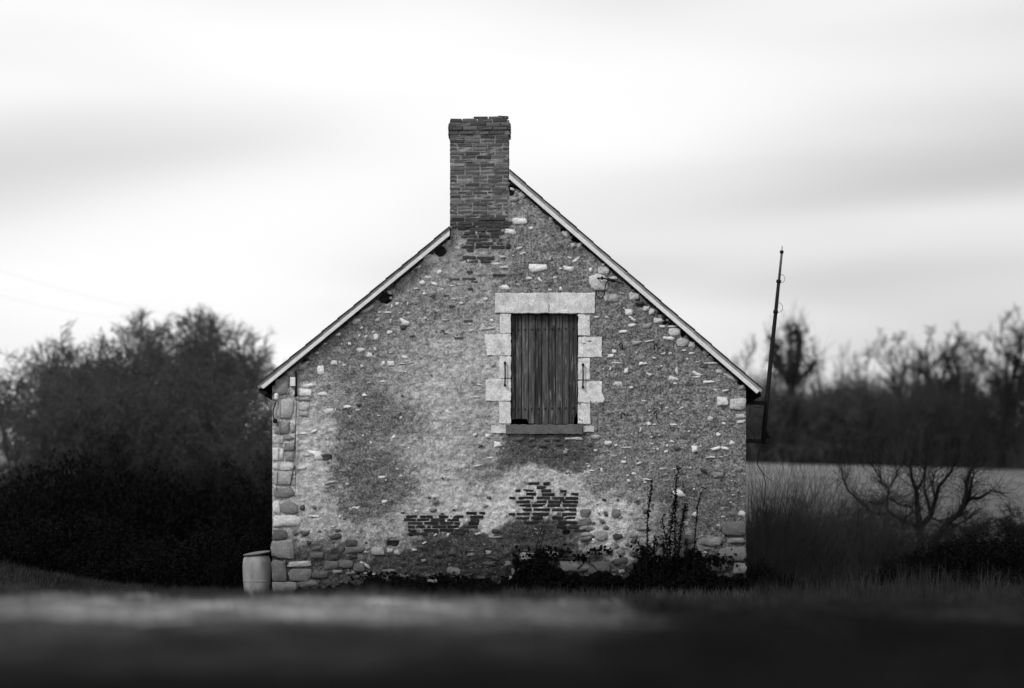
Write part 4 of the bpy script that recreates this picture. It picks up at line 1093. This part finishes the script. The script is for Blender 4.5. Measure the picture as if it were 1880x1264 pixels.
def bramble(px, ytop, d, w, label, group, k, tone=.006, name='bramble_bush'):
    b = P(px, 1000, d); b.z = gz(b.x, b.y) - .05
    hz_ = P(px, ytop, d).z - b.z
    t = empty(name, b, label, 'bush', group)
    link_mesh('stems', BR[k][0], M_bark, t, tone * 1.2); link_mesh('leaves', BR[k][1], M_leaf, t, tone)
    t.scale = (w, w * .8, hz_ / 1.05); t.rotation_euler = (0, 0, px * .37)
    return t
G1 = 'black brambles left of the house'
for i, (px, yt, d, w, lab) in enumerate([
    (25, 880, 58, 1.3, 'leftmost black bramble bush, at the edge of the photo'), (110, 850, 57, 1.5, 'black bramble bush behind the grassy bank'), (200, 838, 60, 1.6, 'tallest black bramble bush left of the house'),
    (300, 862, 58, 1.5, 'black bramble bush right of the tallest one'), (395, 860, 60, 1.5, 'black bramble bush midway between the clump and the barrel'), (475, 880, 57, 1.3, 'black bramble bush beside the left corner of the house'),
    (60, 950, 49, 1.2, 'low bramble mound right behind the grassy bank'), (170, 950, 49, 1.2, 'low bramble mound right of the grassy bank'), (280, 985, 48, 1.2, 'low bramble mound in front of the tall brambles'), (380, 975, 47, 1.1, 'low bramble mound left of the barrel'), (462, 985, 45.5, .8, 'small bramble mound just behind the barrel')]):
    bramble(px, yt, d, w, lab, G1, i % 3)
G2 = 'dark bushes right of the house'
for i, (px, yt, d, w, lab, tn) in enumerate([
    (1720, 1000, 48, .9, 'low black bramble bush below the crooked bare tree', .005), (1800, 985, 47.5, 1.1, 'black bramble bush right of the crooked bare tree', .005), (1875, 990, 47, 1.0, 'black bramble bush at the right edge of the photo', .005), (1650, 1035, 46, .8, 'low dark bush at the foot of the crooked bare tree', .006),
    (1395, 1030, 42.6, .55, 'small leafy bush against the right corner of the house', .012), (1440, 1052, 42.4, .5, 'low leafy bush a step right of the house corner', .012), (1760, 1050, 44.5, 1.0, 'low black bramble mound in the right foreground', .005), (1860, 1045, 44.5, 1.0, 'low black bramble mound at the lower right edge', .005)]):
    bramble(px, yt, d, w, lab, G2, (i + 1) % 3, tn)
G5 = 'dark twiggy shrubs between the clump and the brambles'
for i, (px, yt, d, w, lab) in enumerate([(90, 800, 62, 1.0, 'dark twiggy shrub above the leftmost brambles'), (190, 770, 63, 1.0, 'dark twiggy shrub above the tallest bramble bush'), (270, 790, 62, 1.0, 'dark twiggy shrub left of the rounded grey shrubs'), (390, 810, 60, 1.0, 'dark twiggy shrub below the rounded grey shrubs'), (480, 810, 60, .9, 'dark twiggy shrub beside the left edge of the house')]):
    place_tree('dome', TR['dome2' if i % 2 else 'dome'], px, yt, d, lab, G5, .022, w, i * 1.3, 'dark_shrub', 'shrub')
G6 = 'tangled dark shrubs right of the house'
for i, (px, yt, d, w, lab, tn) in enumerate([(1555, 915, 51, 1.1, 'tangled twiggy shrub left of the crooked bare tree', .03), (1610, 905, 54, 1.0, 'tangled twiggy shrub under the left boughs of the crooked bare tree', .025), (1670, 945, 50, 1.1, 'tangled dark shrub at the stem of the crooked bare tree', .018), (1750, 930, 54, 1.1, 'tangled twiggy shrub right of the crooked tree stem', .022), (1820, 935, 50, 1.2, 'tangled dark shrub under the right bough of the crooked bare tree', .015), (1885, 920, 50, 1.2, 'tangled dark shrub at the right edge of the photo', .012), (1460, 900, 53, 1.0, 'tangled shrub behind the wispy shrubs', .05), (1395, 925, 50, .9, 'tangled shrub against the right side of the house', .03)]):
    place_tree('dome', TR['dome2' if i % 2 else 'dome'], px, yt, d, lab, G6, tn, w, i * 1.9, 'tangled_shrub', 'shrub')
# rounded twiggy shrubs before the left clump
for i, (px, yt, d, w, lab) in enumerate([(440, 750, 64, 1.0, 'rounded greyer shrub in front of the left clump, nearest the house'), (345, 785, 63, 1.0, 'rounded grey shrub in front of the left clump, farther from the house')]):
    place_tree('dome', TR['dome' if i else 'dome2'], px, yt, d, lab, 'rounded shrubs before the clump', .055, w, i * 2.1, 'round_shrub', 'shrub')

# ------------------------------------------------------------------ thin-stemmed shrubs right of the house
def broom_mesh(seed, n=300, lean=.2):
    rng = np.random.default_rng(seed)
    P0, P1, R0, R1 = [], [], [], []
    for i in range(n):
        a = rng.uniform(0, 6.28); r0 = rng.random() ** .5 * .34
        cl = (i % 7) * 2.4; p = np.array([math.cos(a) * r0 * .4 + math.cos(cl) * .2, math.sin(a) * r0 * .4 + math.sin(cl * 1.7) * .2, -.03])
        v = np.array([math.cos(a) * r0 * .8 + lean * .55, math.sin(a) * r0 * .8, 1.0]) + rng.normal(size=3) * .26
        L = rng.uniform(.3, 1.0) * (.65 + .35 * ((i % 7) / 6.0)); r = .0030
        for k in range(4):
            q = p + v * L / 4
            P0.append(p); P1.append(q); R0.append(r); R1.append(r * .75); r *= .75; p = q
            v = v + rng.normal(size=3) * .1 + np.array([lean * .12, 0, 0])
            for _ in range(2 if k > 0 else 0):
                P0.append(p); P1.append(p + (v + rng.normal(size=3) * .5) * L * .22); R0.append(r * .7); R1.append(r * .3)
    return seg_mesh('stems', P0, P1, np.array(R0), np.array(R1))
BM = [broom_mesh(1), broom_mesh(2)]
G3 = 'thin stemmed shrubs right of the house'
for i, (px, yt, d, w, lab, tn) in enumerate([
    (1385, 880, 47, 1.6, 'thin stemmed wispy shrub touching the right corner of the house', .05), (1430, 858, 50, 2.0, 'tallest wispy thin stemmed shrub right of the house', .04), (1485, 862, 51, 2.0, 'wispy thin stemmed shrub right of the tallest one', .05), (1540, 890, 50, 1.8, 'wispy shrub left of the crooked bare tree', .05),
    (1410, 960, 45, 1.5, 'low wispy shrub in front of the house corner', .045), (1500, 985, 45.5, 1.6, 'low wispy shrub in front of the taller ones', .045), (1590, 905, 49, 1.8, 'wispy thicket under the left boughs of the crooked tree', .04), (1640, 945, 49, 1.6, 'low wispy thicket at the stem of the crooked tree', .035)]):
    b = P(px, 1000, d); b.z = gz(b.x, b.y)
    t = empty('wispy_shrub', b, lab, 'shrub', G3)
    link_mesh('stems', BM[i % 2], M_bark, t, tn)
    hh = P(px, yt, d).z - b.z
    t.scale = (w * 1.15, w, hh * 1.1); t.rotation_euler = (0, 0, (-.3, .5, 2.6, -.7, .2, 3.4, .9, -.2)[i])

# crooked bare tree, branches drawn from the photograph
dc = 52.0
KZ = 3.417
def cp(x, y, dy=0): return np.array(P(1340 + x / KZ, 780 + y / KZ, dc + dy))
ct = empty('crooked_bare_tree', P(1695, 1015, dc), 'low crooked bare tree with spreading boughs in front of the pale field', 'tree')
ct.location.z = gz(ct.location.x, ct.location.y); co = np.array(ct.location)
zb = (co[2] - CZ) * F / dc
base_row = (HOR - zb - 780) * KZ
paths = [([(1200, base_row + 30), (1195, 760), (1192, 640), (1180, 560), (1170, 420), (1140, 330), (1130, 250)], .075, 0), ([(1192, 650), (1260, 570), (1290, 470), (1310, 390), (1390, 290), (1420, 230)], .05, .2), ([(1240, base_row + 30), (1260, 790), (1310, 690), (1380, 600), (1440, 560), (1470, 490), (1490, 420), (1480, 370), (1510, 290), (1550, 220)], .07, -.2),
         ([(1440, 560), (1500, 470), (1520, 350), (1530, 300)], .035, -.4), ([(1490, 465), (1570, 460), (1640, 415), (1720, 430)], .035, .3), ([(1192, 650), (1140, 615), (1080, 600), (990, 540), (985, 480), (1000, 400), (960, 380)], .045, -.3), ([(1080, 600), (1160, 540)], .022, .2), ([(1000, 460), (1060, 500), (1150, 520)], .022, -.1), ([(1085, base_row), (1080, 700), (1085, 600)], .035, -.2),
         ([(1260, 570), (1240, 480), (1220, 400), (1230, 260)], .03, .4), ([(1170, 420), (1210, 350), (1225, 250)], .026, .1), ([(985, 560), (900, 560), (870, 530), (800, 470), (740, 410), (710, 340), (700, 280)], .03, .3), ([(870, 480), (930, 500), (985, 480)], .018, .3), ([(1250, 580), (1330, 610)], .02, 0), ([(1290, 470), (1270, 380), (1290, 290)], .022, .1), ([(1380, 600), (1400, 640), (1480, 600), (1540, 560)], .016, .2), ([(960, 380), (940, 330), (880, 240)], .012, -.3), ([(1000, 400), (1040, 330), (1050, 280)], .014, -.2)]
tb = MB(); P0, P1, R0, R1 = [], [], [], []
crng = np.random.default_rng(9)
for pts, r, dy in paths:
    n = len(pts)
    w3 = [cp(a, b_, dy * min(1, i / 2) + crng.normal() * .06) - co for i, (a, b_) in enumerate(pts)]
    tb.tube(w3, [max(.012, r * 1.3 * (1 - .75 * i / (n - 1))) for i in range(n)], 7)
    for i in range(1, n):
        for k in range(22):
            t = crng.random(); p = w3[i - 1] * (1 - t) + w3[i] * t
            v = (w3[i] - w3[i - 1]); v = v / (np.linalg.norm(v) + 1e-6) + crng.normal(size=3) * .8 + np.array([0, 0, .45])
            v /= np.linalg.norm(v); L = crng.uniform(.18, .75)
            for s in range(3):
                q = p + v * L / 3; P0.append(p); P1.append(q); R0.append(.005 - s * .001); R1.append(.004 - s * .001)
                if s: P0.append(q); P1.append(q + (v + crng.normal(size=3) * .6) * L * .3); R0.append(.003); R1.append(.0015)
                p = q; v = v + crng.normal(size=3) * .3; v /= np.linalg.norm(v)
tb.build('trunk', M_bark, ct, .014, smooth=True)
link_mesh('crown', seg_mesh('crown', P0, P1, R0, R1), M_bark, ct, .016)

# ------------------------------------------------------------------ ivy and weeds at the foot of the gable
irng = np.random.default_rng(15)
def ivy_top(px):
    pts_x = [540, 580, 640, 700, 760, 830, 900, 940, 960, 985, 1010, 1040, 1075, 1110, 1140, 1180, 1210, 1260, 1300, 1340, 1375]
    pts_y = [1085, 1082, 1074, 1062, 1066, 1063, 1068, 1062, 1040, 1028, 1034, 1050, 1056, 1052, 1062, 1036, 1032, 1026, 1048, 1058, 1062]
    return np.interp(px, pts_x, pts_y)
n = 15000
ipx = irng.uniform(545, 1378, n)
fr = irng.random(n) ** .8
ipy = 1112 - (1112 - ivy_top(ipx) + 17 * (fbm(ipx / 14, ipx * 0, 3, 5) - .5) * 2) * fr
idp = irng.random(n)
C = np.stack([wx(ipx), -.06 - idp * .45 * (1.0 - fr * .8), wz(ipy)], 1)
# sprays of leaves that climb above the mass
ex = []
for (cx, cy, rx, ry, m) in ((1005, 1018, 45, 14, 120), (985, 1040, 40, 20, 160), (700, 1060, 60, 8, 90), (830, 1062, 70, 7, 90), (1095, 1012, 26, 8, 40), (1065, 1025, 18, 8, 36), (1215, 1030, 60, 14, 160), (1310, 1030, 40, 16, 110), (1180, 1012, 20, 12, 60), (1270, 1018, 20, 12, 60), (950, 1030, 10, 20, 40)):
    t = irng.normal(size=(m, 2)) * .5
    for a, b_ in t: ex.append((wx(cx + a * rx), -.05 - irng.random() * .06, wz(cy + b_ * ry)))
C = np.concatenate([C, np.array(ex)])
ivy = empty('ivy', (wx(960), -.1, 0), 'dark ivy and weeds massed along the foot of the gable wall', 'ivy')
lv = link_mesh('leaves', leaf_mesh('leaves', C - np.array([wx(960), -.1, 0]), .030, irng, asp=.85, normal=(0, -1, .35)), M_leaf, ivy, .004)
lv['kind'] = 'stuff'
for pts in ([(983, 1030), (984, 1005), (990, 985), (997, 965), (998, 958)], [(1060, 1045), (1075, 1030), (1090, 1040), (1100, 1052)], [(1000, 1035), (1012, 1010), (1030, 1006), (1040, 1016)], [(960, 1060), (952, 1030), (955, 1010)], [(720, 1085), (716, 1066), (724, 1052)]):
    MB().tube([(wx(a) - wx(960), -.05 + .1, wz(b_)) for a, b_ in pts], [.010 * (1 - .6 * i / len(pts)) for i in range(len(pts))], 5).build('stem', M_bark, ivy, .012, smooth=True)

G4 = 'dead dock stalks against the gable wall'
def dock(path, label, leafr, width, dy):
    base = Vector((wx(path[0][0]), -dy, wz(path[0][1])))
    t = empty('dock_stalk', base, label, 'weed', G4)
    pts = [Vector((wx(a), -dy + brng.uniform(-.02, .02), wz(b_))) - base for a, b_ in path]
    MB().tube(pts, [.011 * (1 - .6 * i / len(pts)) for i in range(len(pts))], 6).build('stem', M_bark, t, .012, smooth=True)
    C = []
    for i in range(len(pts) - 1):
        L = (pts[i + 1] - pts[i]).length
        for k in range(int(L / S * leafr * .75)):
            f = irng.random(); c = pts[i].lerp(pts[i + 1], f)
            wv = width * (.45 + 1.1 * abs(math.sin((i + f) * 5.3)))
            C.append((c.x + irng.normal() * wv * S, c.y + irng.normal() * wv * S * .7, c.z + irng.normal() * 2 * S))
    link_mesh('seed_heads', leaf_mesh('seed_heads', np.array(C), .017, irng, asp=.8), M_leaf, t, .006)['kind'] = 'stuff'
for path, lab, lr, wd in [
    ([(1184, 1085), (1187, 1000), (1187, 955), (1190, 930), (1194, 900), (1196, 880)], 'thin dead stalk standing leftmost of the tall weeds on the wall', 2.2, 1.4),
    ([(1226, 1090), (1229, 1030), (1229, 985), (1233, 950), (1238, 920), (1241, 908)], 'dark dead stalk with branching seed heads below the bright white stone', 4.0, 2.6),
    ([(1240, 1090), (1243, 1020), (1248, 980), (1254, 945), (1258, 924)], 'dark knobbly dead stalk leaning right of the bright white stone', 4.6, 1.9),
    ([(1243, 1090), (1238, 1000), (1238, 930), (1240, 890), (1243, 870), (1246, 858)], 'tallest dead weed rising past the bright white stone', 2.6, 2.4),
    ([(1270, 1090), (1274, 990), (1279, 930), (1285, 908), (1289, 896)], 'thin dead stalk standing rightmost of the tall weeds', 1.3, 1.3),
    ([(1198, 1090), (1200, 1020), (1201, 995), (1202, 985)], 'short bushy dead stalk left of the tall weeds', 4.5, 2.2),
    ([(1190, 1080), (1182, 1015), (1173, 1003), (1167, 992)], 'short dead weed leaning left over the wall foot', 3.4, 2.2),
    ([(1216, 1090), (1217, 1020), (1216, 996)], 'short dead stalk between the tall weeds', 4.0, 1.6),
    ([(1257, 1090), (1258, 1010), (1258, 992)], 'short dead stalk right of the leaning knobbly one', 4.0, 1.6),
    ([(1228, 1050), (1220, 985), (1214, 960), (1216, 945)], 'wispy dead stem with forked seed sprays among the weeds', 2.6, 3.0)]:
    dock(path, lab, lr, wd, .16 + brng.uniform(0, .12))

# ------------------------------------------------------------------ grass
def grass(name, X, Y, hmin, hmax, wdt, seed, tone, label, lean=.45):
    rng = np.random.default_rng(seed); n = len(X)
    Z = ground_z(X, Y)
    h = rng.uniform(hmin, hmax, n)
    a = rng.uniform(0, 6.28, n); dx = np.cos(a); dy = np.sin(a)
    ln = np.abs(rng.normal(size=n)) * lean * h; la = rng.uniform(0, 6.28, n)
    b = np.stack([X, Y, Z - .01], 1); side = np.stack([dx, dy, 0 * dx], 1) * wdt
    m1 = b + np.stack([np.cos(la) * ln * .35, np.sin(la) * ln * .35, h * .6], 1)
    tp = b + np.stack([np.cos(la) * ln, np.sin(la) * ln, h * (1 - .25 * np.minimum(ln / h, 1))], 1)
    V = np.stack([b - side, b + side, m1 - side * .7, m1 + side * .7, tp], 1)
    k = (np.arange(n) * 5)[:, None]
    Ft = np.concatenate([k + np.array([[0, 1, 3]]), k + np.array([[0, 3, 2]]), k + np.array([[2, 3, 4]])])
    o = link_mesh(name, mesh_np(name, V.reshape(-1, 3), Ft), M_grass, None, tone)
    return set_props(o, label, 'grass', None, 'stuff')
grng = np.random.default_rng(31)
def wedge(n, d0, d1, p0, p1):
    d = np.sqrt(grng.uniform(d0 ** 2, d1 ** 2, n)); px = grng.uniform(p0, p1, n)
    return (px - 940) * d / F, d - D
X, Y = wedge(36000, 13, 24, -350, 2230)
tt = ground_tone(X, Y)
pale = tt > .055  # split also follows the vignette painted into the ground tone
grass('pale_turf', X[pale], Y[pale], .02, .07, .0035, 1, .17, 'pale short winter grass on the rise before the house')
grass('dark_turf', X[~pale], Y[~pale], .02, .07, .0035, 2, .022, 'dark short grass on the near ground')
X, Y = wedge(16000, 5, 13, -500, 2400)
grass('near_turf', X, Y, .015, .04, .003, 3, .02, 'dark blurred grass closest to the viewer')
cl = grng.uniform(0, 1, 260); cd = grng.uniform(17.5, 25, 260); cxp_ = (grng.uniform(-200, 2080, 260) - 940) * cd / F
k = grng.integers(0, 260, 9000)
X = cxp_[k] + grng.normal(size=9000) * .10; Y = cd[k] - D + grng.normal(size=9000) * .10
grass('crest_tufts', X, Y, .05, .15, .004, 8, .035, 'dark ragged grass tufts along the top of the rise', .7)
X = grng.normal(-9.6, 1.7, 9000); Y = grng.normal(2.0, 1.3, 9000)
grass('bank_grass', X, Y, .08, .24, .005, 4, .035, 'tousled grass on the low bank at the left', .8)
X, Y = wedge(9000, 37, 44, 1375, 2000)
grass('rough_grass', X, Y, .12, .42, .004, 5, .03, 'rough dry grass right of the house', .55)
d_ = grng.uniform(40.8, 44.5, 1500); c_ = grng.normal(1590, 100, 40); p_ = c_[grng.integers(0, 40, 1500)] + grng.normal(size=1500) * 16
X, Y = (np.maximum(p_, 1385) - 940) * d_ / F, d_ - D
grass('tall_dry_grass', X, Y, .15, .75, .003, 9, .05, 'tall pale dry grass strands before the scrub right of the house', .35)
X, Y = wedge(500, 40.5, 43, 1372, 1440)
grass('corner_dry_grass', X, Y, .12, .5, .003, 10, .05, 'thin dry grass at the right corner of the house', .4)
X, Y = wedge(2600, 38.2, 39.4, 930, 1390)
grass('wall_foot_grass', X, Y, .1, .34, .0035, 6, .06, 'sparse dry grass stems along the wall foot', .6)
X, Y = wedge(6000, 39, 45, 100, 500)
grass('barrel_grass', X, Y, .05, .22, .005, 7, .028, 'dark rough grass around the barrel', .7)

# ------------------------------------------------------------------ faint overhead wires
for (a, b_, lab) in (((-60, 478), (330, 580), 'upper faint overhead wire in the sky at the left'), ((-60, 527), (260, 590), 'lower faint overhead wire in the sky at the left')):
    p = P(*a, 120); q = P(*b_, 150)
    pts = [p.lerp(q, t) - Vector((0, 0, .25 * math.sin(math.pi * t))) for t in np.linspace(0, 1, 9)]
    o = MB().tube(pts, .003, 5).build('overhead_wire', M_cable, None, smooth=True)
    set_props(o, lab, 'wire', 'overhead wires')
